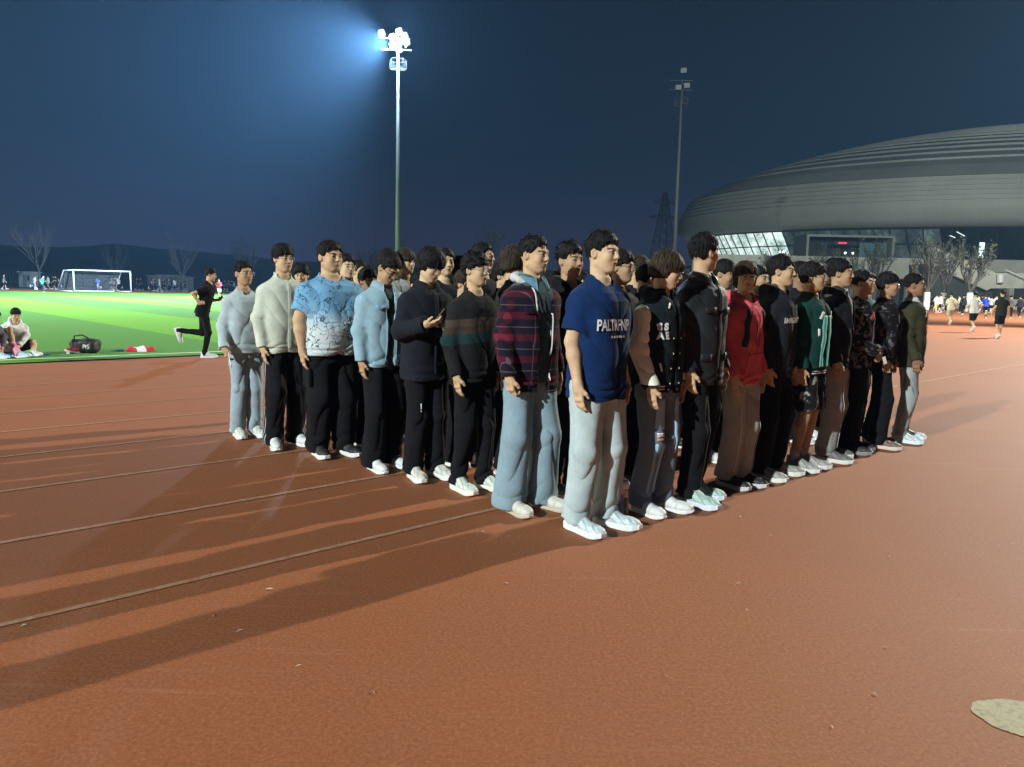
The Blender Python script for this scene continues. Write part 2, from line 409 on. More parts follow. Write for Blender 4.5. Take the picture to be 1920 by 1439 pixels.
for a in MASTS:
    r = mast(*a[:7])
    [c for c in r.children if c.type == 'LIGHT'][0].data.spot_blend = a[7]
    if a[0][0] == -11.0:    # weak spill of the same heads to every side
        ld = bpy.data.lights.new('floodlight', 'POINT'); ld.energy = 3.8e4; ld.color = (.60, .80, 1); ld.shadow_soft_size = .8
        lo = bpy.data.objects.new('floodlight', ld); link(lo, r); lo.location = (0, -.9, 23.4)
    if a[0][0] > 40:        # added spot without lamp heads of its own, brightens far track and hall
        ld = bpy.data.lights.new('floodlight', 'SPOT'); ld.energy = 1.6e5; ld.spot_size = math.radians(150); ld.spot_blend = .6; ld.color = (.95, 1, .92); ld.shadow_soft_size = .35
        lo = bpy.data.objects.new('floodlight', ld); link(lo, r); lo.location = (.6, .9, 25.3)
        lo.rotation_euler = Vector((8, 40, -34)).to_track_quat('-Z', 'Y').to_euler()
# far dark mast with unlit heads
pf = ray(1264, 478, 88); pt = ray(1280, 135, 88)
_gp = m_pole; m_pole = plain('dark painted steel', (.03, .034, .038), .8, .1)
r = mast((pf.x, 88), 23.8, (0, 0, 0), 0, 0, None, 'dark unlit floodlight mast left of the oval hall', lit=False, heads=((.1, 1.5), (-.4, -.3), (.5, -.1)))
m_pole = _gp

# ------------------------------------------------------------ haze box
hz_m = bpy.data.materials.new('haze'); hz_m.use_nodes = True; n = hz_m.node_tree.nodes; l = hz_m.node_tree.links
for q in list(n):
    if q.type == 'BSDF_PRINCIPLED': n.remove(q)
pv = n.new('ShaderNodeVolumePrincipled'); pv.inputs['Color'].default_value = (.27, .56, .96, 1); pv.inputs['Density'].default_value = HAZE_DENSITY
pv.inputs['Anisotropy'].default_value = 0.25
l.new(pv.outputs[0], n['Material Output'].inputs['Volume'])
m = MB(); m.box((-300, -90, -1.2), (340, 470, 62)); o = m.build('haze', hz_m); tag(o, kind='stuff')
# ------------------------------------------------------------ implicit-surface modeller (for people)
def v3(*a): return np.array(a, dtype=np.float32)
class SDF:
    MARG = .07
    def __init__(s): s.ops = []; s.post = []
    def cone(s, a, b, ra, rb, k=.02, op='add', flat=None):
        a = np.asarray(a, np.float32); b = np.asarray(b, np.float32); r = max(ra, rb)
        lo = np.minimum(a, b) - r; hi = np.maximum(a, b) + r; ba = b - a; L = float(ba @ ba) + 1e-9
        def f(P):
            pa = P - a; tt = pa @ ba / L; t = np.clip(tt, 0, 1); d = pa - t[:, None] * ba
            r_ = np.sqrt((d * d).sum(1)) - (ra + (rb - ra) * t)
            return r_ if not flat else np.maximum(r_, (tt - 1) * L ** .5)
        s.ops.append((f, lo, hi, k, op)); return s
    def chain(s, pts, rad, k=.02, op='add'):
        for i in range(len(pts) - 1): s.cone(pts[i], pts[i+1], rad[i], rad[i+1], k, op)
        return s
    def ell(s, c, r, R=None, k=.02, op='add'):
        c = np.asarray(c, np.float32); r = np.asarray(r, np.float32); m = float(r.max())
        RT = None if R is None else np.asarray(R, np.float32)
        def f(P):
            q = P - c
            if RT is not None: q = q @ RT
            k0 = np.sqrt(((q / r) ** 2).sum(1)) + 1e-6; k1 = np.sqrt(((q / (r * r)) ** 2).sum(1)) + 1e-6
            return k0 * (k0 - 1) / k1
        s.ops.append((f, c - m, c + m, k, op)); return s
    def box(s, c, h, rr=.01, R=None, k=.02, op='add'):
        c = np.asarray(c, np.float32); h = np.asarray(h, np.float32); m = float(np.sqrt((h * h).sum()))
        RT = None if R is None else np.asarray(R, np.float32)
        def f(P):
            q = P - c
            if RT is not None: q = q @ RT
            q = np.abs(q) - (h - rr); o = np.maximum(q, 0)
            return np.sqrt((o * o).sum(1)) + np.minimum(q.max(1), 0) - rr
        s.ops.append((f, c - m, c + m, k, op)); return s
    def prof(s, zs, A, B, CY, zlo, zhi, T=None, e=2.4, k=.03, op='add'):
        """torso-like column: half width A, half depth B, centre offset CY along height; T maps world to torso frame"""
        zs = np.array(zs); A = np.array(A); B = np.array(B); CY = np.array(CY); m = float(max(A.max(), B.max()))
        def f(P):
            q = P if T is None else T(P)
            z = q[:, 2]; a = np.interp(z, zs, A).astype(np.float32); b_ = np.interp(z, zs, B).astype(np.float32); c = np.interp(z, zs, CY).astype(np.float32)
            r = (np.abs(q[:, 0] / a) ** e + np.abs((q[:, 1] - c) / b_) ** e) ** (1 / e)
            d = (r - 1) * np.minimum(a, b_)
            return np.maximum(d, np.maximum(zlo - z, z - zhi))
        if T is None: lo, hi = v3(-m, -m, zlo), v3(m, m, zhi)
        else: lo, hi = v3(-1, -1, 0), v3(1, 1, 2.2)
        s.ops.append((f, lo, hi, k, op)); return s
    def fn(s, f, k=.01, op='cut'): s.ops.append((f, None, None, k, op)); return s
    def disp(s, f): s.post.append(f); return s
    def __call__(s, P, full=False):
        P = np.asarray(P, np.float32)
        D = np.full(len(P), .5, np.float32)
        for f, lo, hi, k, op in s.ops:
            if lo is None or full: idx = None
            else:
                g = s.MARG
                idx = np.nonzero(((P > lo - g) & (P < hi + g)).all(1))[0]
                if len(idx) == 0: continue
            Q = P if idx is None else P[idx]; d = D if idx is None else D[idx]
            v = f(Q)
            if op == 'add':
                h = np.maximum(k - np.abs(d - v), 0) / k; d = np.minimum(d, v) - h * h * k * .25
            else:
                if op == 'sub': v = -v
                h = np.maximum(k - np.abs(d - v), 0) / k; d = np.maximum(d, v) + h * h * k * .25
            if idx is None: D = d.astype(np.float32)
            else: D[idx] = d
        for f in s.post:
            m = np.abs(D) < .06
            if m.any(): D[m] = D[m] + f(P[m])
        return D

LOD = 1.0
def polygonize(f, lo, hi, h, blk=8):
    h = h * LOD
    lo = np.asarray(lo, np.float32) - 2 * h; hi = np.asarray(hi, np.float32) + 2 * h
    nb = np.ceil((hi - lo) / h / blk).astype(int); N = nb * blk
    ii = np.stack(np.meshgrid(*[np.arange(n) for n in nb], indexing='ij'), -1).reshape(-1, 3)
    cen = lo + (ii * blk + (blk - 1) / 2) * h
    fc = f(cen, True)
    act = np.abs(fc) < blk * h * .87 * 1.35 + .012
    off = np.stack(np.meshgrid(*[np.arange(blk)] * 3, indexing='ij'), -1).reshape(-1, 3)
    V = np.repeat(np.where(fc < 0, -1, 1).astype(np.float32)[:, None], blk ** 3, 1)
    ai = np.nonzero(act)[0]
    if len(ai) == 0: return np.zeros((0, 3)), np.zeros((0, 4), int)
    for c0 in range(0, len(ai), 600):
        a = ai[c0:c0 + 600]
        P = (lo + ((ii[a] * blk)[:, None, :] + off[None]) * h).reshape(-1, 3)
        V[a] = f(P).reshape(len(a), -1)
    V = V.reshape(*nb, blk, blk, blk).transpose(0, 3, 1, 4, 2, 5).reshape(*N)
    s = (V < 0).astype(np.uint8); c = np.zeros(N - 1, np.uint8)
    for a in (0, 1):
        for b_ in (0, 1):
            for d in (0, 1): c += s[a:N[0]-1+a, b_:N[1]-1+b_, d:N[2]-1+d]
    cells = np.nonzero(((c > 0) & (c < 8)).ravel())[0]
    dims = N - 1
    I, J, K = np.unravel_index(cells, dims)
    acc = np.zeros((len(cells), 3), np.float32); cnt = np.zeros(len(cells), np.float32)
    cor = [(0,0,0),(1,0,0),(0,1,0),(1,1,0),(0,0,1),(1,0,1),(0,1,1),(1,1,1)]
    val = [V[I + q[0], J + q[1], K + q[2]] for q in cor]
    for a in range(8):
        for ax in range(3):
            if cor[a][ax] == 0:
                b_ = a + (1 << ax); va, vb = val[a], val[b_]
                x = (va < 0) != (vb < 0)
                t = np.where(x, va / np.where(x, va - vb, 1), 0)
                p = np.zeros((len(cells), 3), np.float32) + np.array(cor[a], np.float32); p[:, ax] += t
                acc += p * x[:, None]; cnt += x
    verts = lo + (np.stack([I, J, K], 1) + acc / np.maximum(cnt, 1)[:, None]) * h
    quads = []
    st = np.array([dims[1] * dims[2], dims[2], 1])
    for ax in range(3):
        o1, o2 = (ax + 1) % 3, (ax + 2) % 3
        sl0 = [slice(1, N[q] - 1) for q in range(3)]; sl1 = list(sl0)
        sl0[ax] = slice(0, N[ax] - 1); sl1[ax] = slice(1, N[ax])
        A_, B_ = s[tuple(sl0)], s[tuple(sl1)]
        e_ = np.nonzero(A_ != B_)
        P = [e_[q] + (0 if q == ax else 1) for q in range(3)]
        base = P[0] * st[0] + P[1] * st[1] + P[2] * st[2]
        q = np.stack([base - st[o1] - st[o2], base - st[o2], base, base - st[o1]], 1)
        flip = ~(A_[e_] > 0)
        q[flip] = q[flip][:, ::-1]
        quads.append(q)
    Q = np.concatenate(quads); Q = np.searchsorted(cells, Q)
    return verts, Q

def ns(P, seed, f):
    """cheap smooth noise: sum of sines in random directions, about -1..1"""
    r = np.random.RandomState(seed); o = 0
    for i in range(5):
        k = r.normal(size=3).astype(np.float32); k *= f * (0.6 + .35 * i) / np.linalg.norm(k)
        o = o + np.sin(P @ k + r.uniform(0, 6.28))
    return o / 2.6
def crease(x): return 2 * np.abs(np.sin(x)) ** .65 - 1.1
def sstep(a, b_, x):
    t = np.clip((x - a) / (b_ - a), 0, 1); return t * t * (3 - 2 * t)
def rotz(a): return np.array([[math.cos(a), -math.sin(a), 0], [math.sin(a), math.cos(a), 0], [0, 0, 1]])
def rotx(a): return np.array([[1, 0, 0], [0, math.cos(a), -math.sin(a)], [0, math.sin(a), math.cos(a)]])
def roty(a): return np.array([[math.cos(a), 0, math.sin(a)], [0, 1, 0], [-math.sin(a), 0, math.cos(a)]])
def nrm(v): v = np.asarray(v, float); return v / (np.linalg.norm(v) + 1e-9)

# ------------------------------------------------------------ people (template 1.75 m, facing +y, right hand at +x)
def pose(kind='stand', rng=None, w=1.0):
    r = rng or random.Random(1); j = lambda s: r.uniform(-s, s)
    p = dict(lean=0.0, pel=v3(0, 0, .93))
    sw = .178 * (1 + (w - 1) * .6)
    sw -= .010; p['sh'] = [v3(sw, -.008, 1.350), v3(-sw, -.008, 1.350)]
    e = .220 + (w - 1) * .16
    p['el'] = [v3(e + j(.012), -.03 + j(.02), 1.135), v3(-e + j(.012), -.03 + j(.02), 1.135)]
    p['wr'] = [v3(e + .010 + j(.022), .050 + j(.05), .895 + j(.006)), v3(-e - .010 + j(.022), .050 + j(.05), .895 + j(.006))]
    p['hd'] = [nrm((-.05, .10, -1)), nrm((.05, .10, -1))]          # hand direction
    p['hn'] = [nrm((-1, .05, 0)), nrm((1, .05, 0))]                # palm normal
    p['curl'] = [.45, .45]
    hx = .092 * (1 + (w - 1) * .7)
    p['hip'] = [v3(hx, 0, .90), v3(-hx, 0, .90)]
    st = .095 + j(.028); fo = j(.05)
    p['kn'] = [v3(st, .02 + fo * .5 + abs(j(.03)), .495), v3(-st, .02 - fo * .5 + abs(j(.03)), .495)]
    p['an'] = [v3(st + .01, -.02 + fo, .085), v3(-st - .01, -.02 - fo, .085)]
    p['ft'] = [(math.radians(-9 + j(5)), 0.0), (math.radians(9 + j(5)), 0.0)]   # toe-out angle, pitch
    if kind == 'phone':
        p['el'][0] = v3(.235, .02, 1.14); p['wr'][0] = v3(.165, .255, 1.20)
        p['hd'][0] = nrm((-.55, .75, .18)); p['hn'][0] = nrm((-.25, -.30, .92)); p['curl'][0] = .75
        p['el'][1] = v3(-.22, .0, 1.14); p['wr'][1] = v3(-.06, .24, 1.13); p['hd'][1] = nrm((.6, .65, .25)); p['hn'][1] = nrm((.2, -.3, .9))
    if kind == 'clasp':
        p['el'] = [v3(.235, -.01, 1.13), v3(-.235, -.01, 1.13)]
        p['wr'] = [v3(.10, .185, 1.0), v3(-.08, .185, .985)]
        p['hd'] = [nrm((-.75, .3, -.5)), nrm((.75, .3, -.5))]; p['hn'] = [nrm((0, -1, .1)), nrm((0, -1, .1))]; p['curl'] = [.9, .9]
    if kind == 'fist':
        p['curl'] = [1.35, .5]; p['wr'][0] = v3(.235, .075, .90)
    if kind == 'hold':
        p['wr'][0] = v3(.245, .10, .92); p['hd'][0] = nrm((-.15, .45, -1)); p['curl'][0] = .8
    if kind == 'run':
        p['lean'] = .24
        p['el'] = [v3(.245, -.20, 1.22), v3(-.245, .0, 1.13)]; p['wr'] = [v3(.20, -.06, 1.06), v3(-.17, .22, 1.20)]
        p['hd'] = [nrm((-.2, .9, .2)), nrm((.2, .7, .6))]; p['curl'] = [1.3, 1.3]
        p['hip'] = [v3(.085, .03, .91), v3(-.085, .0, .91)]
        p['kn'] = [v3(.08, .10, .50), v3(-.09, -.04, .485)]; p['an'] = [v3(.075, .02, .09), v3(-.09, -.46, .53)]
        p['ft'] = [(0, 0), (0, -1.25)]
    if kind == 'jog':
        p['lean'] = .10
        p['el'] = [v3(.25, -.16, 1.18), v3(-.25, .02, 1.13)]; p['wr'] = [v3(.21, .04, 1.08), v3(-.18, .22, 1.16)]
        p['hd'] = [nrm((-.2, .9, .1)), nrm((.2, .7, .5))]; p['curl'] = [1.3, 1.3]
        p['kn'] = [v3(.085, .22, .56), v3(-.09, -.04, .49)]; p['an'] = [v3(.085, .14, .15), v3(-.09, -.34, .26)]
        p['ft'] = [(0, .1), (0, -.8)]
    if kind == 'walk':
        p['kn'] = [v3(.09, .12, .50), v3(-.09, .0, .49)]; p['an'] = [v3(.09, .20, .10), v3(-.09, -.26, .13)]
        p['ft'] = [(0, .2), (0, -.5)]; p['wr'] = [v3(.24, -.06, .90), v3(-.24, .16, .92)]; p['hd'] = [nrm((0, -.2, -1)), nrm((0, .4, -1))]
    if kind == 'sit':     # sitting on the ground, knees up, both hands at the right shoe
        p['lean'] = .52; p['pel'] = v3(0, -.20, .14)
        p['hip'] = [v3(.09, -.20, .13), v3(-.09, -.20, .13)]
        p['kn'] = [v3(.12, .16, .48), v3(-.26, .20, .22)]; p['an'] = [v3(.10, .33, .09), v3(-.16, .48, .08)]
        p['ft'] = [(0, .0), (.3, .1)]
        p['sit_arm'] = True
    return p

def torso_frame(p):
    """map world -> upright torso frame and back (leaning about the pelvis)"""
    pel = p['pel'].astype(np.float64); R = rotx(-p['lean']); base = np.array([0, 0, .93])
    Rf = R.astype(np.float32)
    if p['lean'] == 0 and abs(pel[2] - .93) < 1e-4: return None, (lambda q: np.asarray(q, np.float32))
    inv = lambda P: (((P - pel.astype(np.float32)) @ Rf) + base.astype(np.float32)).astype(np.float32)
    fwd = lambda q: ((np.asarray(q, float) - base) @ R.T + pel).astype(np.float32)
    return inv, fwd

TZ = [.78, .86, .95, 1.06, 1.18, 1.30, 1.37, 1.415, 1.45, 1.475, 1.50, 1.54]
TA = [.156, .160, .154, .143, .148, .162, .165, .148, .112, .083, .066, .056]
TB_ = [.108, .115, .110, .100, .105, .116, .118, .108, .088, .072, .062, .056]
TC = [-.005, -.008, -.005, .004, .004, -.002, -.008, -.012, -.015, -.014, -.010, -.005]

HEADS = {}
def head_frame(p, fwd, hy, hp, hr=0):
    R = rotx(-p['lean'] * .8) @ rotz(hy) @ rotx(-hp) @ roty(hr)      # hp > 0 looks down
    nb = fwd(v3(0, -.012, 1.50)); c = nb + (rotx(-p['lean'] * .8) @ rotz(hy * .5) @ rotx(-hp * .8) @ np.array([0, .014, .143])).astype(np.float32)
    return R, c, nb

def body_sdf(p, w, hs, face, hy, hp, bare_arm, bare_leg, hr=0, belly=0):
    T, fwd = torso_frame(p)
    s = SDF(); Rh, hc, nb = head_frame(p, fwd, hy, hp, hr)
    H = lambda q: hc + (Rh @ (np.asarray(q, float) * hs)).astype(np.float32)
    fwx, jaw, chin = face
    e3 = lambda r: np.asarray(r) * hs
    s.prof(TZ, [a * w * .93 for a in TA], [b_ * w * .90 for b_ in TB_], TC, .93, 1.50, T)
    s.cone(nb - v3(0, 0, .03), hc + (Rh @ np.array([0, -.022, -.045])).astype(np.float32), .058 * (1 + (w-1) * .7), .052 * (1 + (w-1) * .8), .03)
    s.ell(H((0, -.016, .030)), e3((.0745 * fwx, .093, .084)), Rh, .02)
    s.ell(H((0, .018, -.022)), e3((.0645 * fwx, .072, .083)), Rh, .02)
    s.ell(H((0, .030, -.062)), e3((.049 * jaw, .050, .045)), Rh, .025)
    s.ell(H((0, .066, -.090)), e3((.020 * jaw, .018, .016 * chin)), Rh, .02)
    for sx_ in (1, -1):
        s.ell(H((.036 * sx_ * fwx, .058, -.020)), e3((.022, .022, .024)), Rh, .02)              # cheekbones
        s.cone(H((.045 * sx_ * jaw, -.005, -.058)), H((.018 * sx_ * jaw, .055, -.090)), .018 * hs, .014 * hs, .02)   # jaw line
    s.cone(H((-.030 * fwx, .078, .026)), H((.030 * fwx, .078, .026)), .012 * hs, .012 * hs, .014)   # brow
    for sx_ in (1, -1): s.ell(H((.030 * sx_ * fwx, .096, .006)), e3((.016, .013, .0095)), Rh, .012, 'sub')
    for sx_ in (1, -1): s.ell(H((.030 * sx_ * fwx, .0755, .005)), e3((.0145, .0125, .010)), Rh, .004)   # closed lids / eyeball
    s.cone(H((0, .085, .018)), H((0, .103, -.020)), .0075 * hs, .0105 * hs, .010)
    for sx_ in (1, -1): s.ell(H((.010 * sx_, .093, -.025)), e3((.008, .009, .007)), Rh, .006)
    s.ell(H((0, .086, -.050)), e3((.021, .010, .0062)), Rh, .006)
    s.ell(H((0, .084, -.060)), e3((.018, .010, .0062)), Rh, .005)
    s.ell(H((0, .101, -.055)), e3((.020, .008, .0022)), Rh, .004, 'sub')
    for sx_ in (1, -1):                                                       # ears
        Re = Rh @ rotz(sx_ * .35)
        s.ell(H((.0755 * sx_ * fwx, -.012, -.004)), e3((.010, .020, .031)), Re, .006)
        s.ell(H((.085 * sx_ * fwx, -.006, -.001)), e3((.007, .010, .017)), Re, .004, 'sub')
    for i in (0, 1):
        ra = (.050, .042, .028) if bare_arm else (.034, .032, .028)
        k_ = (1 + (w - 1) * 1.0)
        if bare_arm: s.cone(p['sh'][i], (p['sh'][i] + p['el'][i]) / 2, .052 * k_, .046 * k_, .02)
        s.cone((p['sh'][i] + p['el'][i]) / 2, p['el'][i], ra[0] * k_ * .95, ra[1] * k_, .02)
        m_ = p['el'][i] * .68 + p['wr'][i] * .32
        s.cone(p['el'][i], m_, ra[1] * k_, ra[1] * k_ * .98, .02); s.cone(m_, p['wr'][i], ra[1] * k_ * .98, ra[2], .02)
        # hand: palm, four bent fingers, thumb off the side
        d = nrm(p['hd'][i]); n_ = nrm(np.asarray(p['hn'][i]) - d * np.dot(d, p['hn'][i])); sd = np.cross(d, n_) * (1 if i == 0 else -1)
        # sd points to the thumb side
        if p.get('thumb'): pass
        wv = p['wr'][i].astype(float); R_ = np.stack([sd, n_, d], 1)
        if np.dot(sd, np.array([0, 1, 0])) < 0 and abs(d[2]) > .7: sd = -sd; R_ = np.stack([sd, n_, d], 1)
        s.box(wv + d * .052, (.036, .0130, .046), .012, R_, .015)
        s.cone(wv, wv + d * .03, .026, .026, .02)
        cu = p['curl'][i]
        for q, (o, L, r_) in enumerate(((.027, .068, .0080), (.009, .076, .0082), (-.009, .070, .0079), (-.026, .055, .0071))):
            a0 = wv + d * .091 + sd * o; c1 = cu * (.45 + .08 * q); c2 = cu * (1.25 + .08 * q); c3 = cu * 1.9
            d1_ = d * math.cos(c1) + n_ * math.sin(c1) + sd * o * .8; d2_ = d * math.cos(c2) + n_ * math.sin(c2); d3_ = d * math.cos(c3) + n_ * math.sin(c3)
            a1 = a0 + nrm(d1_) * L * .48; a2 = a1 + d2_ * L * .30; a3 = a2 + d3_ * L * .22
            s.chain([a0 - d * .015, a1, a2, a3], [r_ * 1.08, r_, r_ * .95, r_ * .85], .004)
        t0 = wv + d * .026 + sd * .027; t1 = t0 + nrm(d * .75 + sd * .55 + n_ * .35) * .036; t2 = t1 + nrm(d * .9 + sd * .10 + n_ * .5) * .028
        s.chain([t0, t1, t2], [.0135, .0105, .0088], .008)
    for i in (0, 1):
        rl = (.080, .052, .054, .034) if bare_leg else (.05, .04, .04, .034)
        rl = [q * (1 + (w-1) * .6) for q in rl]
        s.cone(p['hip'][i], p['kn'][i] + v3(0, 0, .03), rl[0], rl[1], .02)
        m_ = p['kn'][i] * .70 + p['an'][i] * .30 - v3(0, .012, 0)
        s.cone(p['kn'][i], m_, rl[1] * .95, rl[2], .02); s.cone(m_, p['an'][i], rl[2], rl[3], .02)
    s.cone(fwd(v3(0, 0, .98)), fwd(v3(0, 0, .93)), .08, .08, .03)
    return s, H, Rh, hc

def sdf_bounds(s, pad=.02):
    lo = np.min([o[1] for o in s.ops if o[1] is not None and o[4] == 'add'], 0) - pad
    hi = np.max([o[2] for o in s.ops if o[1] is not None and o[4] == 'add'], 0) + pad
    return lo, hi

def pose_bounds(p, pad=.16):
    pts = np.array([q for k in ('sh', 'el', 'wr', 'hip', 'kn', 'an') for q in p[k]])
    lo, hi = pts.min(0) - pad, pts.max(0) + pad
    return lo, hi

def paint_face(V, hc, Rh, hs, fwx, eyes=1.0, smile=0):
    q = ((V - hc) @ Rh) / hs; x, y, z = np.abs(q[:, 0]), q[:, 1], q[:, 2]
    col = np.zeros((len(V), 4), np.float32); col[:, 3] = 1
    front = y > .055
    lips = front & (x < .0215) & (np.abs(z + .0555) < .0105 - .20 * x)
    col[lips, 0] = .5
    slit = front & (x < .016) & (np.abs(z + .0553) < .0026); col[slit, 1] = .7
    if smile:
        t = front & (x < .017) & (np.abs(z + .0545) < .0032); col[t, 1] = 0; col[t, 2] = .9
    dx = x - .030 * fwx
    br = front & (np.abs(dx) < .0185) & (np.abs(z - (.0250 + .004 * (1 - (dx / .018) ** 2))) < .0050); col[br, 1] = .92
    ew = front & ((dx / .0125) ** 2 + ((z - .0055) / .0058) ** 2 < 1); col[ew, 2] = .45 * eyes
    ir = front & (dx ** 2 + (z - .0055) ** 2 < .0062 ** 2); col[ir, 2] = 0; col[ir, 1] = .97
    ld = front & (np.abs(dx) < .0155) & (np.abs(z - (.0100 - .12 * np.abs(dx))) < .0032); col[ld, 1] = .95; col[ld, 2] = 0
    ear = (x > .074) & (np.abs(y + .01) < .03); col[ear, 0] = .18
    return col

def hair_objs(style, hc, Rh, hs, fwx, seed, mat, parent, h, locks=160):
    """scalp-hugging cap plus tapered locks that break the outline"""
    r = np.random.RandomState(seed)
    H = lambda q: hc + (np.asarray(q, float) * hs) @ np.asarray(Rh, float).T
    P0 = dict(short=(.006, .016, .074, -.020), crop=(.009, .022, .067, -.035), fringe=(.014, .024, .047, -.050), mop=(.021, .028, .026, -.060),
              curly=(.016, .030, .052, -.045), swept=(.008, .026, .066, -.030), bob=(.020, .024, .034, -.085), buzz=(.004, .008, .066, -.03))[style]
    side, topv, line, nape = P0
    s = SDF()
    s.ell(H((0, -.016, .030)), np.array((.0745 * fwx + side, .093 + side, .084 + topv * .6)) * hs, Rh, .02)
    s.ell(H((0, -.010, .055)), np.array((.064 * fwx + side * 1.25 + .006, .084 + side + .004, .062 + topv)) * hs, Rh, .02)
    if style in ('bob', 'mop'): s.ell(H((0, -.035, -.035)), np.array((.074 * fwx + side, .070 + side, .060)) * hs, Rh, .03)
    if style == 'fringe': s.ell(H((0, -.04, -.02)), np.array((.068 * fwx + side * .7, .052 + side * .6, .052)) * hs, Rh, .03)
    if style in ('short', 'crop', 'curly', 'swept'): s.ell(H((0, -.034, -.012)), np.array((.066 * fwx + side * .3, .062 + side * .3, .050)) * hs, Rh, .02)
    R32 = np.asarray(Rh, np.float32); hc32 = np.asarray(hc, np.float32)
    def cutface(P):
        q = ((P - hc32) @ R32) / hs; x, y, z = np.abs(q[:, 0]), q[:, 1], q[:, 2]
        wav = .004 * np.sin(q[:, 0] * 160 + seed) + .003 * np.sin(q[:, 0] * 310 + 2 * seed)
        # face opening: hairline, temples and sideburns in front of the ear
        if style in ('mop', 'fringe', 'bob'):
            hl = line - .014 * (x / .06) ** 2 + wav
            a = np.minimum(hl - z, y - (.030 if style == 'fringe' else .036))
            ear = np.minimum(np.minimum(.004 - z, y + .030), .035 - np.abs(y) * .2) if style == 'fringe' else np.full_like(z, -1)
        else:
            hl = line - .006 * (x / .04) ** 2 + wav * 1.5
            fr = y - (.046 - .30 * np.clip(.055 - z, 0, .2) + wav)     # temple line slopes back down to the sideburn
            a = np.minimum(hl - z, fr)
            ear = np.minimum(.006 - z, y + .034 - .15 * np.clip(.006 - z, 0, .1))
        nap = nape - z + .25 * np.maximum(y + .05, 0) + .007 * np.sin(q[:, 0] * 70 + seed) + .004 * np.sin(q[:, 0] * 190 + 2 * seed)
        return np.maximum(np.maximum(a, ear), nap)
    s.fn(lambda P: cutface(P) * hs, .006)
    def tuft(P):
        q = ((P - hc32) @ R32) / hs
        az = np.arctan2(q[:, 0], q[:, 1] + .02); el = q[:, 2]
        if style == 'curly': return .006 * np.clip((.03 - el) / .07, 0, 1) + .0045 * ns(P, seed, 130) + .003 * ns(P, seed + 3, 230)
        fade = .0065 * np.clip((.045 - el) / .07, 0, 1) if style in ('short', 'crop', 'buzz', 'swept', 'curly') else .006 * np.clip((-.0 - el) / .05, 0, 1)
        return fade + .0022 * np.sin(az * 23 + 2.5 * ns(P, seed, 40)) * (el < .08) + .0022 * ns(P * np.array([1, 1, .4], np.float32), seed + 1, 160) + .002 * ns(P, seed + 2, 60)
    s.disp(tuft)
    R_ = .15 * hs
    V, F = polygonize(s, hc - R_ - .01, hc + R_ + .01, h)
    if len(V) == 0: return None
    # locks
    LV = []; LF = []; base = len(V)
    hr_ = np.array((.0745 * fwx + side, .093 + side, .084 + topv))
    n_l = max(locks, 2)
    azs = r.uniform(-math.pi, math.pi, n_l); els = r.uniform(-.1, 1.4, n_l)
    if style in ('mop', 'fringe', 'bob'): azs[:int(n_l * .35)] = r.uniform(-1.5, 1.5, int(n_l * .35)); els[:int(n_l * .35)] = r.uniform(.2, .9, int(n_l * .35))
    dd = np.stack([np.sin(azs) * np.cos(els), np.cos(azs) * np.cos(els), np.sin(els)], 1)
    fr_ = np.zeros(n_l, bool)
    if n_l > 60:                        # loose locks that break the line of the hair on the forehead and temples
        nf = int(n_l * .22); fx = r.uniform(-.062, .062, nf); fz = line - .014 * (fx / .06) ** 2 + r.uniform(-.002, .014, nf)
        q_ = np.stack([fx, .07 * np.ones(nf), fz], 1) - np.array([0, -.016, .030]); dd[:nf] = q_ / np.linalg.norm(q_, axis=1)[:, None]; fr_[:nf] = True
        azs[:nf] = np.arctan2(dd[:nf, 0], dd[:nf, 1])
    rs = np.linspace(.06, .165, 44)
    Q = (np.array([0, -.016, .030]) + dd[:, None, :] * rs[None, :, None]).reshape(-1, 3) * hs
    ins = (s((hc + Q @ np.asarray(Rh, float).T).astype(np.float32)).reshape(n_l, -1) < 0)
    for i in range(n_l):
        if not ins[i].any(): continue
        rad_ = rs[np.nonzero(ins[i])[0].max()]
        az, d = azs[i], dd[i]
        p0 = np.array([0, -.016, .030]) + d * (rad_ - .004); edge = fr_[i]
        if p0[2] < line - .012 and p0[1] > .02 and not edge: continue
        # growth direction: away from the crown, downward or forward with the style
        cr = np.array([0, -.05, .13]); flow = p0 - cr; flow -= d * flow.dot(d); flow = nrm(flow)
        if style in ('short', 'crop', 'buzz'): g = nrm(d * .55 + flow * 1.0 + r.normal(size=3) * .22); L = r.uniform(.016, .034) * (1 if p0[2] > .06 else .5)
        elif style == 'curly': g = nrm(d * .8 + r.normal(size=3) * .8); L = r.uniform(.018, .034)
        elif style == 'swept': g = nrm(d * .5 + flow * .6 + np.array([.5, .1, .4]) + r.normal(size=3) * .2); L = r.uniform(.025, .045)
        else: g = nrm(flow + d * .12 + r.normal(size=3) * .14); L = r.uniform(.030, .055)
        if edge: g = nrm(np.array([r.uniform(-.7, .7), .04, -1]) - d * .25); L = r.uniform(.012, .026) * (1.4 if style in ('fringe', 'curly') else (.5 if style == 'short' else .8))
        if style == 'buzz': L *= .3
        gr_ = np.array([0, 0, -1]); w0 = r.uniform(.0030, .0055); pts = [p0]
        if style in ('mop', 'fringe', 'bob') and az < 1.3 and az > -1.3 and p0[2] + L * g[2] < line - .012 and p0[1] > .03: L *= .45
        for q in range(3):
            g = nrm(g + (gr_ - d * gr_.dot(d)) * (.22 if style in ('mop', 'fringe', 'bob') else .10) - d * .10)
            pts.append(pts[-1] + g * L / 3)
        sd = nrm(np.cross(g, d)); up_ = d
        for q, pt in enumerate(pts):
            ww = w0 * (1, .95, .65, .12)[q]
            for c_ in (sd * ww, up_ * ww * .45, -sd * ww, -up_ * ww * .3): LV.append(H(pt + c_))
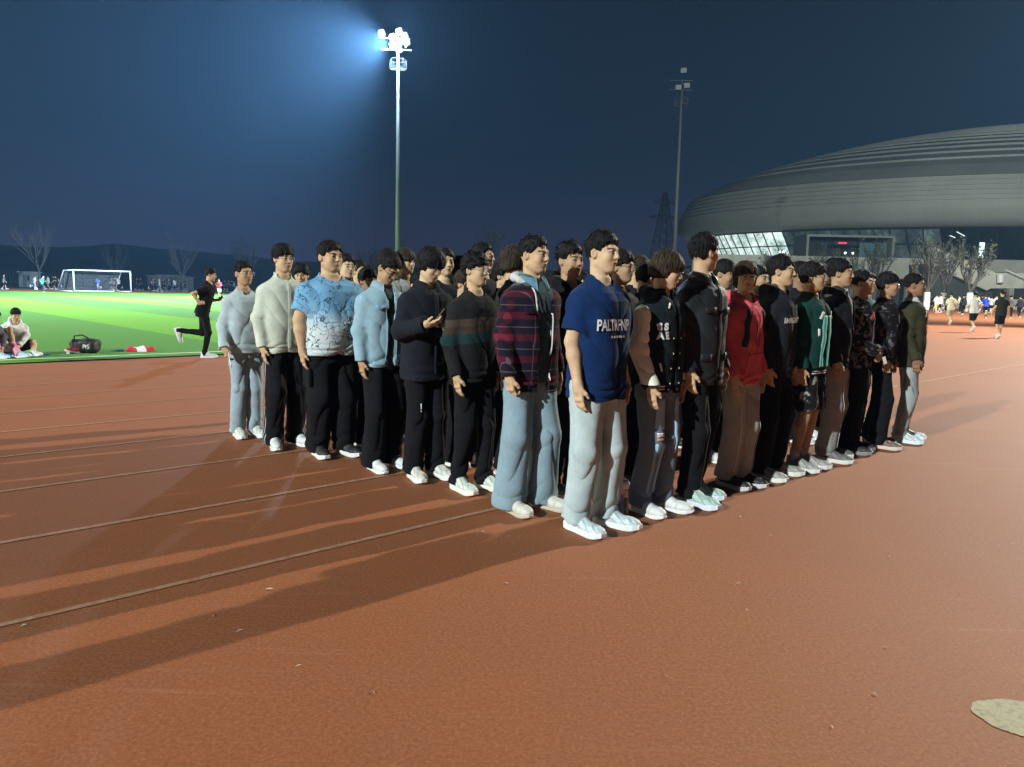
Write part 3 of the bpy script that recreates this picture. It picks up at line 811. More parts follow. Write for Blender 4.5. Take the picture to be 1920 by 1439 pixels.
        b_ = base + len(LV) - 16
        for q in range(3):
            for c_ in range(4): LF.append((b_ + q*4 + c_, b_ + q*4 + (c_+1) % 4, b_ + (q+1)*4 + (c_+1) % 4, b_ + (q+1)*4 + c_))
    V = np.concatenate([V, np.array(LV).reshape(-1, 3)]) if LV else V
    F = np.concatenate([F, np.array(LF, int).reshape(-1, 4)]) if LF else F
    return mesh_obj('hair', V, F, mat, parent)

def glasses_obj(parent, hc, Rh, hs, fwx, mat, lens, round_=True):
    H = lambda q: Vector(hc) + Vector((np.asarray(Rh) @ (np.asarray(q, float) * hs)).tolist())
    m = MB()
    for sx_ in (1, -1):
        c = (.0325 * sx_ * fwx, .101, .001); pts = []
        for k in range(15):
            a = 2 * math.pi * k / 14; cx, cz = math.cos(a), math.sin(a)
            if not round_: cx = math.copysign(abs(cx) ** .6, cx); cz = math.copysign(abs(cz) ** .6, cz)
            pts.append(H((c[0] + .0235 * cx, c[1] - abs(cx * sx_ + .0) * .003, c[2] + (.0205 if round_ else .017) * cz)))
        m.tube(pts, .0015, 5, False)
        m.tube([H((.055 * sx_ * fwx, .098, .006)), H((.078 * sx_ * fwx, .05, .010)), H((.083 * sx_ * fwx, -.008, .012)), H((.082 * sx_ * fwx, -.03, -.006))], .0014, 5)
    m.tube([H((-.0095, .103, .004)), H((0, .106, .007)), H((.0095, .103, .004))], .0014, 5)
    g = m.build('glasses', mat, parent, True)
    m = MB()
    for sx_ in (1, -1):
        c = (.0325 * sx_ * fwx, .100, .001)
        m.add([H((c[0] + .022 * math.cos(a), c[1], c[2] + .019 * math.sin(a))) for a in np.linspace(0, 2 * math.pi, 14, endpoint=False)], [tuple(range(14))])
    m.build('lenses', lens, g)
    return g
# ------------------------------------------------------------ clothing
def leg_w(p, w): return w
def make_top(sp, p, w, h, parent, mats):
    """upper garment as one skinned volume over torso and arms"""
    T, fwd = torso_frame(p); t = sp['top']; seed = sp['seed']
    off = t.get('off', .022); hem = t.get('hem', .86); sl = t.get('sleeve', 'long'); box = t.get('boxy', .5)
    bl = sp.get('belly', 0)
    zs = list(TZ); A = []; B = []; Cc = []
    for z, a, b_, c in zip(TZ, TA, TB_, TC):
        o = off * (1 if z < 1.40 else max(.35, 1 - (z - 1.40) * 7))
        aa = a * w + o; bb = b_ * w + o; 
        if z < 1.36: aa = aa * (1 - box) + (.163 * w + off) * box; bb = bb * (1 - box) + (.118 * w + off) * box
        if bl and z < 1.35: bb += bl * math.exp(-((z - 1.06) / .16) ** 2); 
        if t.get('flare') and z < 1.1: aa += t['flare']; bb += t['flare'] * .7
        A.append(aa); B.append(bb); Cc.append(c + (bl * .55 * math.exp(-((z - 1.06) / .16) ** 2) if z < 1.35 else 0))
    s = SDF(); s.prof(zs, A, B, Cc, hem, 1.525, T, 2.5, .03)
    sr = t.get('sr', (.064, .060, .050)); sr = (min(sr[0], .070),) + tuple(sr[1:]); k_ = 1 + (w - 1) * 1.0; sr = [q * k_ for q in sr]
    for i in (0, 1):
        sh, el, wr = p['sh'][i], p['el'][i], p['wr'][i]
        s.cone(fwd(v3(0, -.01, 1.40)) * .45 + sh * .55, sh, sr[0] * .9, sr[0], .05)
        if sl == 'short':
            e = sh * .30 + el * .70; s.cone(sh, e, sr[0], sr[1], .045, flat=True)
        else:
            d = nrm(wr - el).astype(np.float32); c = (wr - nrm(wr - el) * t.get('slshort', -.005)).astype(np.float32)
            s.cone(sh, el, sr[0], sr[1], .045); s.cone(el, c, sr[1], sr[2], .03, flat=True)
            if t.get('cuff'):
                s.ops.append(((lambda P, d=d, c=c, r=sr[2] - .004: _ring(P, c - d * .025, d, r, .026, .006)), c - .1, c + .1, .008, 'add'))
    if t.get('hood'):
        hk = t.get('hoodr', 1.0)
        arc = [(.055, .085, 1.435), (.085, .03, 1.475), (.085, -.05, 1.50), (.05, -.105, 1.505), (0, -.125, 1.50), (-.05, -.105, 1.505), (-.085, -.05, 1.50), (-.085, .03, 1.475), (-.055, .085, 1.435)]
        rad = [.018, .026, .034, .042, .046, .042, .034, .026, .018]
        s.chain([fwd(q) for q in arc], [q * hk for q in rad], .025)
        s.cone(fwd((0, -.11, 1.47)), fwd((0, -.135, 1.36)), .05 * hk, .03 * hk, .04)
    if t.get('stand'):
        s.ops.append(((lambda P: _ring(P if T is None else T(P), v3(0, -.006, 1.505), v3(0, .16, 1), .068 * k_, t['stand'], .009)), fwd((0, 0, 1.5)) - .16, fwd((0, 0, 1.5)) + .16, .012, 'add'))
    # neck opening
    nk = t.get('neck', .070); vd = t.get('vneck', 0)
    def neckf(P):
        q = P if T is None else T(P)
        zz = (q[:, 2] - 1.515); r_ = nk * k_ + np.maximum(zz, 0) * .25
        dx = q[:, 0]; dy = (q[:, 1] - .012 - np.maximum(-zz, 0) * .0)
        d = np.sqrt(dx * dx + dy * dy * .82) - r_
        front = .012 + .050 * np.clip((q[:, 1] + .03) / .10, 0, 1) + t.get('scoop', 0) * np.clip(q[:, 1] / .08, 0, 1)
        return -np.maximum(d, (1.515 - front) - q[:, 2])
    s.fn(neckf, .008)
    if t.get('open'):
        ow, oz0 = t['open'], t.get('openz', hem - .1)
        def openf(P):
            q = P if T is None else T(P)
            wd = ow * (1 + t.get('openv', .6) * np.clip((q[:, 2] - 1.25) / .2, 0, 1)) + .004 * np.sin(q[:, 2] * 30 + seed)
            d = np.abs(q[:, 0] - t.get('openx', 0)) - wd
            return -np.maximum(np.maximum(d, -q[:, 1] + .02), oz0 - q[:, 2])
        s.fn(openf, .006)
    amp = 1.55 * t.get('fold', .006)
    sh0, sh1, e0, e1 = p['sh'][0], p['sh'][1], p['el'][0], p['el'][1]
    def folds(P):
        n1 = ns(P, seed, 9); n2 = ns(P, seed + 7, 17)
        z = P[:, 2]; ax = np.abs(P[:, 0])
        arm = sstep(.165 * w, .215 * w, ax)
        # torso: hanging drapes below the chest, drag lines from the armpit
        dr = crease(P[:, 0] * 13 + P[:, 1] * 9 + 1.0 * n1 + z * 2) * (1 - arm) * (.5 + .5 * sstep(1.35, 1.0, z))
        dg = crease((z * 16 - ax * 20) + 1.0 * n1) * sstep(.35, .05, np.abs(z - 1.24) + .0) * (1 - arm) * .7
        # gathers above the hem
        ga = crease(z * 55 + 3 * n1 + P[:, 0] * 9) * np.exp(-((z - hem - .05) / .05) ** 2) * t.get('bag', .6) * (1 - arm)
        # sleeve: compression rings around elbow and above the cuff
        el = np.minimum(((P - e0) ** 2).sum(1), ((P - e1) ** 2).sum(1))
        sl_ = crease(z * 31 + 1.9 * n1 + P[:, 1] * 24) * (.35 + .65 * sstep(-.3, .5, n2)) * arm * (.45 + .9 * np.exp(-el / .012) + .6 * np.exp(-((z - .96) / .06) ** 2))
        return -(amp * (dr * .75 + dg * .6 + ga + sl_ * .75) + amp * .25 * n2) * sstep(1.50, 1.42, z)
    s.disp(folds)
    if t.get('rib'):
        s.disp(lambda P: np.where(np.abs(P[:, 2] - hem) < .055, .008 + .0014 * np.sin(np.arctan2(P[:, 1], P[:, 0]) * 90), 0))
    lo, hi = pose_bounds(p); lo[2] = min(fwd((0,0,hem))[2], lo[2] if p['lean'] > .3 else 9) - .12 if p['lean'] > .3 else min(hem, min(p['wr'][0][2], p['wr'][1][2])) - .03
    hi[2] = max(fwd(v3(0, 0, 1.60))[2], p['sh'][0][2] + .1); hi[1] = max(hi[1], fwd(v3(0, .17, 1.2))[1] + bl + .05); lo[1] = min(lo[1], fwd(v3(0, -.2, 1.35))[1]) - bl * .3
    V, F = polygonize(s, lo, hi, h)
    return mesh_obj(t.get('name', 'jacket'), V, F, mats['top'], parent), s

def _ring(P, c, d, r, half, th):
    d = np.asarray(nrm(d), np.float32); q = P - np.asarray(c, np.float32); a = q @ d; rad = np.sqrt(np.maximum((q * q).sum(1) - a * a, 0))
    return np.maximum(np.abs(rad - r) - th, np.abs(a) - half)

def make_inner(sp, p, w, h, parent, mat, off=.006, hem=.90, nm='shirt', neck=.064):
    T, fwd = torso_frame(p); s = SDF(); bl = sp.get('belly', 0)
    s.prof(TZ, [a * w + off for a in TA], [b_ * w + off + bl * (z < 1.35) for z, b_ in zip(TZ, TB_)], TC, hem, 1.52, T, 2.3, .03)
    nk = neck * (1 + (w - 1))
    def neckf(P):
        q = P if T is None else T(P)
        d = np.sqrt(q[:, 0] ** 2 + (q[:, 1] - .01) ** 2 * .8) - nk
        return -np.maximum(d, 1.50 - .055 * np.clip((q[:, 1] + .03) / .10, 0, 1) - q[:, 2])
    s.fn(neckf, .006)
    s.disp(lambda P: -.004 * crease(P[:, 0] * 30 + P[:, 2] * 6 + 2 * ns(P, sp['seed'], 12)) - .002 * ns(P, sp['seed'], 30))
    lo = fwd((-.26 * w, -.2, hem)) - .03; hi = fwd((.26 * w, .22 + bl, 1.54)) + .03
    V, F = polygonize(s, np.minimum(lo, hi), np.maximum(lo, hi), h)
    return mesh_obj(nm, V, F, mat, parent)

def make_pants(sp, p, w, h, parent, mat):
    t = sp['pants']; T, fwd = torso_frame(p); seed = sp['seed'] + 50
    r0, r1, r2 = [q * .93 for q in t.get('r', (.098, .086, .078))]; k_ = 1 + (w - 1) * .75; cut = t.get('cut', .03) + .014
    s = SDF(); s.prof([.74, .82, .90, 1.0, 1.06], [.155 * w, .168 * w, .165 * w, .158 * w, .155 * w], [.095 * w, .118 * w, .120 * w, .112 * w, .11 * w], [-.01] * 5, .80, 1.04, T, 2.3, .05)
    shorts = t.get('shorts')
    for i in (0, 1):
        hp_, kn, an = p['hip'][i], p['kn'][i], p['an'][i]
        off = nrm(an - kn)
        kk = kn * .35 + hp_ * .65
        s.cone(hp_ + v3(0, 0, -.03), kk, r0 * k_, (r0 * .62 + r1 * .38) * k_, .035)
        s.cone(kk, kn, (r0 * .62 + r1 * .38) * k_, r1 * k_, .02)
        if shorts:
            d = nrm(kn - hp_).astype(np.float32); c = (hp_ + (kn - hp_) * .92).astype(np.float32)
            s.ops.append(((lambda P, d=d, c=c: np.where(((P - c) ** 2).sum(1) < .035, (P - c) @ d, -1)), c - .19, c + .19, .006, 'cut'))
        else:
            s.cone(kn, an, r1 * k_, r2 * (1 + (w-1) * .4), .02)
            s.cone(an, an + off.astype(np.float32) * .03, r2 * (1 + (w-1) * .4), r2 * 1.0, .01)
            d = off.astype(np.float32); c = (an + off * (.085 - cut)).astype(np.float32)
            s.ops.append(((lambda P, d=d, c=c: np.where(((P - c) ** 2).sum(1) < .03, (P - c) @ d, -1)), c - .18, c + .18, .006, 'cut'))
            if t.get('cuff'):
                s.ops.append(((lambda P, d=d, c=c: _ring(P, c - d * .02, d, r2 * .62, .022, .008)), c - .12, c + .12, .02, 'add'))
    amp = 1.4 * t.get('fold', .007)
    def folds(P):
        n1 = ns(P, seed, 8); n2 = ns(P, seed + 3, 16); z = P[:, 2]
        low = .8 * np.exp(-((z - .11) / .075) ** 2) * t.get('stack', 1.0) + .14 * np.exp(-((z - .47) / .12) ** 2) + .20 * np.exp(-((z - .84) / .08) ** 2)
        hz = crease(z * 30 + 1.7 * n1 + P[:, 1] * 16 * np.sign(P[:, 0]) + P[:, 0] * 12) * low
        vt = crease(P[:, 0] * 24 + P[:, 1] * 17 + z * 5 * np.sign(P[:, 0]) + 1.0 * n1) * (1 - np.clip(low, 0, 1)) * .75
        return -amp * (hz + vt + .35 * n2)
    s.disp(folds)
    pts = np.array([q for k in ('hip', 'kn', 'an') for q in p[k]])
    lo = pts.min(0) - .17 * k_; hi = pts.max(0) + .17 * k_
    if p['lean'] < .3: lo[2] = max(lo[2], .0); hi[2] = 1.06; lo[2] = 0 if not shorts else .3
    hi = np.maximum(hi, fwd((.2 * w, .15 * w, 1.06))); lo = np.minimum(lo, fwd((-.2 * w, -.15 * w, .8)))
    if p['lean'] > .3: lo[2] = .004
    V, F = polygonize(s, lo, hi, h)
    V[:, 2] = np.maximum(V[:, 2], .012)
    return mesh_obj('shorts' if shorts else 'trousers', V, F, mat, parent), s

# shoes: one sculpted pair of halves per kind, reused
SHOE = {}
def shoe_meshes(kind):
    if kind in SHOE: return SHOE[kind]
    ch = kind == 'chunky'; th = .036 if ch else .024
    ln = lambda y: np.interp(y, [-.085, -.06, 0, .06, .12, .165, .19], [.024, .034, .034, .040, .046, .036, .018])
    def sole(P):
        y = P[:, 1]; hw = ln(y) + (.005 if ch else .002); z = P[:, 2]
        top = th + .010 * np.clip((y - .12) / .08, 0, 1) + (.010 * np.clip((-.02 - y) / .06, 0, 1) if ch else 0)
        bot = .016 * np.clip((y - .13) / .07, 0, 1) ** 2
        return np.maximum(np.maximum(np.abs(P[:, 0]) - hw, np.maximum(y - .200, -.095 - y)), np.maximum(z - top, bot - z))
    s1 = SDF(); s1.ops.append((sole, v3(-.06, -.1, 0), v3(.06, .21, .07), .004, 'add')); s1.fn(sole, .006)
    s2 = SDF()
    s2.ell((0, .115, .040), (.043, .082, .036), None, .02); s2.ell((0, .01, .045), (.036, .095, .045), None, .02)
    s2.cone((0, -.045, .045), (0, -.052, .085), .036, .033, .02); s2.cone((0, .035, .060), (0, -.015, .092), .033, .031, .03)
    if ch: s2.box((0, -.078, .07), (.012, .008, .035), .006, None, .01)
    s2.cone((0, -.035, .14), (0, -.035, .092), .030, .024, .008, 'sub')
    s2.fn(lambda P: (th - .004) - P[:, 2], .003)
    if ch: s2.disp(lambda P: .0015 * np.sin(P[:, 1] * 190 + P[:, 2] * 160) * (np.abs(P[:, 0]) > .02))
    a = polygonize(s1, (-.06, -.11, 0), (.06, .215, .07), .0036); b_ = polygonize(s2, (-.06, -.11, 0), (.06, .215, .16), .0036)
    # laces
    m = MB()
    for k in range(5):
        y = .030 + k * .018; z = .094 - k * .0085
        m.tube([(-.019, y, z - .005), (0, y + .004, z + .005), (.019, y, z - .005)], .0034, 5)
    m.tube([(0, .03, .098), (.02, .02, .112), (.028, .035, .098), (.004, .032, .098)], .002, 4); m.tube([(0, .03, .098), (-.02, .02, .112), (-.028, .035, .098)], .002, 4)
    p0 = np.array(m.V)
    mk = lambda nm, V, F: None
    out = []
    for nm, (V, F) in (('shoe', b_), ('sole', a), ('laces', (p0, m.F))):
        o = mesh_obj(nm, V, F, None if False else plain('tmp', (.5, .5, .5)), None); me = o.data; bpy.data.objects.remove(o); out.append(me)
    SHOE[kind] = out; return out
def place(me, name, mat, parent, M_):
    o = bpy.data.objects.new(name, me); link(o, parent); o.matrix_parent_inverse.identity() if False else None
    if M_ is not None: o.matrix_local = M_
    o.material_slots[0].link = 'OBJECT'; o.material_slots[0].material = mat
    return o
def upper_mat(col, kind):
    key = ('upper', col, kind)
    if key in _mc: return _mc[key]
    m, n, l, b = nmat('shoe upper'); v = texco(n); X, Y, Z = sepxyz(n, l, v)
    ax = math_(n, l, 'ABSOLUTE', X); dk = tuple(c * .55 + .01 for c in col)
    base = ramp(n, l, noise(n, l, v, 40, 3), [(.3, tuple(c * .85 for c in col)), (.7, col)])
    if kind == 'chunky':       # stitched panels and a toe band
        t = math_(n, l, 'FRACT', math_(n, l, 'ADD', math_(n, l, 'MULTIPLY', Y, 17), math_(n, l, 'MULTIPLY', Z, 26)))
        f = math_(n, l, 'MULTIPLY', math_(n, l, 'LESS_THAN', t, .24), math_(n, l, 'GREATER_THAN', ax, .016))
        base = mixc(n, l, math_(n, l, 'MULTIPLY', f, .75), base, dk)
    seam = math_(n, l, 'LESS_THAN', math_(n, l, 'ABSOLUTE', math_(n, l, 'SUBTRACT', math_(n, l, 'ADD', Y, math_(n, l, 'MULTIPLY', ax, .9)), .135)), .0022)
    base = mixc(n, l, math_(n, l, 'MULTIPLY', seam, .7), base, tuple(c * .35 for c in col))
    l.new(base, b.inputs['Base Color']); b.inputs['Roughness'].default_value = .6; bump(n, l, b, noise(n, l, v, 150, 2), .25, .004)
    _mc[key] = m; return m
def add_shoes(p, root, kind, col, sole, lace, sc=1.0):
    ms = shoe_meshes(kind)
    for i in (0, 1):
        toe, pit = p['ft'][i]; an = p['an'][i]
        Rm = Matrix.Rotation(toe, 4, 'Z') @ Matrix.Rotation(pit, 4, 'X')
        t = Vector(an.tolist()) + Rm.to_3x3() @ Vector((0, .028, -.085)) if abs(pit) > .02 or an[2] > .095 else Vector((an[0], an[1] + .03, 0))
        Mx = Matrix.Translation(t) @ Rm @ Matrix.Diagonal((1.12 * sc, 1.10 * sc, 1.08 * sc, 1))
        s = place(ms[0], 'shoe', upper_mat(col, kind), root, Mx)
        place(ms[1], 'sole', plain('shoe sole', sole, .6, var=.05, scale=20), s, None)
        place(ms[2], 'laces', plain('shoe lace', tuple(q * .62 for q in lace), .8), s, None)

def collar_obj(p, w, parent, mat, top=.066, ztop=1.532, bot=.098, zbot=1.472, gap=.35, tip=.045, name='collar'):
    """folded shirt collar with two pointed flaps, 3 mm thick"""
    T, fwd = torso_frame(p); n = 33; k_ = 1 + (w - 1) * .8; V = []
    for lay in (0, .0035):
        for j in range(n):
            t = -1 + 2 * j / (n - 1); a = math.pi * (1 - gap * .28) * t      # angle from the back
            fr = abs(t) ** 3
            for q in (0, .5, 1):
                r_ = (top * (1 - q) + (bot + tip * fr * .35) * q) * k_ + lay
                z = (ztop - .030 * fr) * (1 - q) + (zbot - tip * fr ** 2) * q + (.012 if q == .5 else 0)
                yc = -.010
                V.append(tuple(fwd((math.sin(a) * r_, yc - math.cos(a) * r_ * .92 + (.012 * fr), z))))
    F = []; o = n * 3
    for j in range(n - 1):
        for q in (0, 1):
            a = j * 3 + q; F.append((a, a + 3, a + 4, a + 1)); F.append((o + a, o + a + 1, o + a + 4, o + a + 3))
        F.append((j*3, o + j*3, o + j*3 + 3, j*3 + 3)); F.append((j*3 + 2, j*3 + 5, o + j*3 + 5, o + j*3 + 2))
    for j in (0, n - 1):
        a = j * 3; F.append((a, a + 1, o + a + 1, o + a)); F.append((a + 1, a + 2, o + a + 2, o + a + 1))
    return mesh_obj(name, V, F, mat, parent, True)

def bvh_of(o): return BVHTree.FromPolygons([v.co.copy() for v in o.data.vertices], [tuple(q.vertices) for q in o.data.polygons])
def on_front(bv, x, z, eps=.002):
    h_ = bv.ray_cast(Vector((x, .6, z)), Vector((0, -1, 0)))
    if h_[0] is None: return Vector((x, .12, z))
    return h_[0] + Vector((0, eps, 0))
def text_on(o, txt, size, x, z, mat, parent, name='print', sx=1.0, shear=0.0, bold=.004):
    """lettering laid on the front of a garment"""
    cu = bpy.data.curves.new(name, 'FONT'); cu.body = txt; cu.size = size; cu.align_x = 'CENTER'; cu.align_y = 'CENTER'; cu.extrude = 0; cu.offset = bold; cu.shear = shear
    to = bpy.data.objects.new(name, cu); C.objects.link(to); bpy.context.view_layer.update()
    me = bpy.data.meshes.new_from_object(to.evaluated_get(bpy.context.evaluated_depsgraph_get()))
    bpy.data.objects.remove(to)
    bm = bmesh.new(); bm.from_mesh(me); bmesh.ops.triangulate(bm, faces=bm.faces)
    bmesh.ops.subdivide_edges(bm, edges=[e for e in bm.edges if e.calc_length() > .012], cuts=2, use_grid_fill=False)
    bmesh.ops.triangulate(bm, faces=bm.faces)
    bmesh.ops.subdivide_edges(bm, edges=[e for e in bm.edges if e.calc_length() > .007], cuts=1, use_grid_fill=False)
    bmesh.ops.triangulate(bm, faces=bm.faces)
    bv = bvh_of(o)
    for v in bm.verts:
        X = x - v.co.x * sx; Z = z + v.co.y      # the wearer's left is the reader's right
        q = on_front(bv, X, Z, .0025); q.y = max([q.y] + [on_front(bv, X + a, Z + b_, .0025).y for a, b_ in ((.012, 0), (-.012, 0), (.022, 0), (-.022, 0), (0, .012), (0, -.012))]); v.co = q
    bm.to_mesh(me); bm.free(); me.materials.clear(); me.materials.append(mat)
    ob = bpy.data.objects.new(name, me); link(ob, parent); return ob

SKIN = {'a': (.53, .36, .21), 'b': (.42, .27, .155), 'c': (.58, .405, .25), 'd': (.28, .165, .10)}
HCOL = {'k': (.008, .0075, .008), 'b': (.022, .015, .011), 'l': (.028, .020, .013)}
LENS = None
def lens_mat():
    global LENS
    if LENS: return LENS
    m, n, l, b = nmat('spectacle lens'); b.inputs['Base Color'].default_value = (.9, .95, .95, 1); b.inputs['Roughness'].default_value = .05
    b.inputs['Alpha'].default_value = .10; LENS = m; return m

def person(sp):
    """sp: loc (x,y), H height, yaw world facing in degrees, pose, clothing..."""
    rng = random.Random(sp['seed']); w = sp.get('w', 1.0) * .935; p = pose(sp.get('pose', 'stand'), rng, w)
    for k_, v_ in sp.get('mod', {}).items(): p[k_] = v_
    fine = sp.get('fine', .0055); hb = sp.get('hb', .0045)
    T, fwd = torso_frame(p)
    if p.get('sit_arm'):
        p['sh'] = [fwd(q) for q in p['sh']]
        p['el'] = [v3(.27, .10, .34), v3(-.16, .13, .38)]; p['wr'] = [v3(.20, .30, .20), v3(.02, .30, .20)]
        p['hd'] = [nrm((-.4, .6, -.6)), nrm((.4, .6, -.6))]; p['hn'] = [nrm((-.9, 0, 0)), nrm((.9, 0, 0))]; p['curl'] = [.9, .9]
    elif p['lean']:
        p['sh'] = [fwd(q) for q in p['sh']]; p['el'] = [fwd(q) for q in p['el']]; p['wr'] = [fwd(q) for q in p['wr']]
    sc = sp['H'] / 1.765
    root = empty('person', (sp['loc'][0], sp['loc'][1], sp.get('z', 0)), math.radians(sp['yaw'] - 90), sp['label'], 'person', sp.get('group'))
    root.scale = (sc, sc, sc)
    hs = sp.get('hs', 1.0) * (1.0 + (w - 1) * .12); face = sp.get('face', (rng.uniform(.95, 1.05) + (w - 1) * .5, rng.uniform(.88, 1.14) + (w - 1) * 1.2, rng.uniform(.8, 1.3)))
    hy, hp = math.radians(sp.get('hy', 0)), math.radians(sp.get('hp', 0))
    bare_arm = sp['top'].get('sleeve') == 'short'; bare_leg = bool(sp['pants'].get('shorts'))
    s, H_, Rh, hc = body_sdf(p, w, hs, face, hy, hp, bare_arm, bare_leg, math.radians(sp.get('hr', 0)))
    lo, hi = pose_bounds(p, .22); lo[2] = max(lo[2], -.02); hi = np.maximum(hi, hc + .14); lo = np.minimum(lo, hc - .14)
    V, F = polygonize(s, lo, hi, hb)
    body = mesh_obj('body', V, F, skin_mat(SKIN[sp.get('skin', 'a')], 'skin' + sp.get('skin', 'a')), root)
    col = paint_face(V, hc, Rh, hs, face[0], sp.get('eyes', 1.0), sp.get('smile', 0))
    at = body.data.attributes.new('paint', 'FLOAT_COLOR', 'POINT'); at.data.foreach_set('color', col.ravel())
    hk = sp.get('hcol', 'k')
    hair_objs(sp.get('hair', 'crop'), hc, Rh, hs, face[0], sp['seed'], hair_mat(HCOL[hk], 'hair' + hk), root, sp.get('hh', .005), sp.get('locks', 260))
    if sp.get('glasses'):
        gc = {1: (.02, .02, .022), 2: (.5, .5, .48)}[sp['glasses']]
        glasses_obj(root, hc, Rh, hs, face[0], plain('spectacle frame', gc, .3, .6), lens_mat(), sp.get('round', True))
    mats = {'top': sp['top']['mat']}
    top, ts = make_top(sp, p, w, fine, root, mats)
    pants, ps = make_pants(sp, p, w, fine, root, sp['pants']['mat'])
    if 'inner' in sp: make_inner(sp, p, w, fine * 1.3, root, sp['inner'][0], sp['inner'][1] if len(sp['inner']) > 1 else .008, sp['inner'][2] if len(sp['inner']) > 2 else .90, sp['inner'][3] if len(sp['inner']) > 3 else 'shirt')
    sh = sp.get('shoes', ('plain', (.70, .72, .70), (.75, .76, .73), (.75, .76, .73)))
    add_shoes(p, root, *sh)
    if 'extra' in sp: sp['extra'](root, top, pants, p, w, fwd, body, hc, Rh)
    return root
# ------------------------------------------------------------ oval sports hall
FAR = 1.7
def far_off(r):
    """the hall and its forecourt stand 1.7 times as far off, and are as much larger, as first sketched"""
    r.location = (r.location.x * FAR, r.location.y * FAR, r.location.z * FAR - (0 if r.name.startswith('bare') else 1.04)); r.scale = (FAR, FAR, FAR)
def hall():
    r = empty('sports_hall', (92, 128, 0), math.radians(-6), 'huge oval sports hall with louvred shell roof and lit glass ground floor', 'sports hall')
    A, B = 64.0, 44.0; N = 180
    m_sh, n, l, b = nmat('hall shell'); v = texco(n); X, Y, Z = sepxyz(n, l, v)
    c = ramp(n, l, noise(n, l, v, .12, 4), [(.3, (.36, .385, .335)), (.7, (.45, .475, .415))])
    ang = math_(n, l, 'ARCTAN2', Y, X); seam = math_(n, l, 'LESS_THAN', math_(n, l, 'FRACT', math_(n, l, 'MULTIPLY', ang, 28)), .025)
    c = mixc(n, l, math_(n, l, 'MULTIPLY', seam, .3), c, (.22, .24, .22))
    l.new(c, b.inputs['Base Color']); b.inputs['Roughness'].default_value = .55; b.inputs['Metallic'].default_value = .1
    def ringpts(s_, z, zf=None, n_=N, a0=0, a1=2*math.pi):
        return [(A * s_ * math.cos(t), B * s_ * math.sin(t), z if zf is None else zf(t, z)) for t in np.linspace(a0, a1, n_, endpoint=False)]
    def loft(rings, name, mat, parent, smooth=True, cap=False):
        V = [p for q in rings for p in q]; n_ = len(rings[0]); F = []
        for i in range(len(rings) - 1):
            for k in range(n_): F.append((i*n_+k, i*n_+(k+1) % n_, (i+1)*n_+(k+1) % n_, (i+1)*n_+k))
        if cap: F.append(tuple((len(rings)-1)*n_ + k for k in range(n_)))
        return mesh_obj(name, V, F, mat, parent, smooth)
    # smooth fascia band, then stepped louvres, then the roof with terraces
    zb = lambda t, z: z + .9 * math.cos(t + math.pi)            # a gentle rise towards the far tip
    f_ = [(.955, 9.6), (.985, 9.75), (1.0, 10.6), (1.005, 12.2)]
    loft([ringpts(s_, z, zb) for s_, z in f_], 'fascia', m_sh, r)
    lou = []; s_, z = 1.005, 12.2
    for k in range(6):
        lou += [(s_, z), (s_ - .001, z + .42), (s_ - .011, z + .44), (s_ - .011, z + .60)]
        s_ -= .005; z += .60
    loft([ringpts(a, c_, zb) for a, c_ in lou], 'louvre_band', m_sh, r, False)
    roof = []; s0, z0 = s_, z
    n_st = 15
    def zr(s): return z0 + 12.4 * (1 - (s / s0) ** 2) ** .86
    for k in range(n_st):
        a = s0 - k * .047; b_ = a - .047
        za = zr(a) if k else z0
        roof += [(a, za), (b_ + .010, zr(b_) - .35), (b_ + .010, zr(b_) - .75), (b_ + .0, zr(b_) - .75)] if 0 < k < 13 else [(a, za)]
    for a in (.25, .12, .02): roof.append((a, zr(a)))
    loft([ringpts(a, c_, zb) for a, c_ in roof], 'roof', m_sh, r, False, True)
    # soffit
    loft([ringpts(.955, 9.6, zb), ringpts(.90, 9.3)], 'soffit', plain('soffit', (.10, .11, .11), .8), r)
    # glass drum leaning outwards, with mullions; the far-left stretch is lit from inside
    m_gd = plain('dark hall glass', (.020, .034, .038), .15, var=.3, scale=.4)
    m_gl, n, l, b = nmat('lit hall glass'); v = texco(n)
    e = ramp(n, l, noise(n, l, v, .5, 4, .7), [(.30, (.08, .12, .11)), (.5, (.40, .52, .48)), (.68, (.85, .95, .90))])
    b.inputs['Base Color'].default_value = (.05, .06, .06, 1); b.inputs['Roughness'].default_value = .2
    l.new(e, b.inputs['Emission Color']); b.inputs['Emission Strength'].default_value = 1.5
    a_lit0, a_lit1 = math.radians(170), math.radians(212)
    nn = 150
    gl = MB(); gd = MB(); gd2 = MB(); gm_ = MB(); mu = MB(); m_mu = plain('mullion', (.03, .035, .035), .5)
    z1, z2 = 4.6, 9.5
    def gp_(t, z):
        q = (z - z1) / (z2 - z1); s_ = .915 + .05 * q
        return Vector((A * s_ * math.cos(t), B * s_ * math.sin(t), z + (.9 * math.cos(t + math.pi) * q)))
    ts = np.linspace(math.radians(150), math.radians(300), nn)
    for i in range(nn - 1):
        for (a, c_) in ((z1, 6.2), (6.2, 7.8), (7.8, z2)):
            mm = gl if a_lit0 < ts[i] < a_lit1 else (gm_ if a_lit1 <= ts[i] < a_lit1 + .38 else (gd if ts[i] > 3.4 else gd2))
            mm.add([gp_(ts[i], a), gp_(ts[i+1], a), gp_(ts[i+1], c_), gp_(ts[i], c_)], [(0, 1, 2, 3)])
        if i % 2 == 0: mu.tube([gp_(ts[i], z1) * 1.0, gp_(ts[i], z2)], .11, 4)
    for z in (z1, 6.2, 7.8, z2): mu.tube([gp_(t, z) for t in ts[::2]], .10, 4)
    gl.build('lit_glazing', m_gl, r)
    m_gm, n, l, b = nmat('dimly lit hall glass'); v = texco(n)
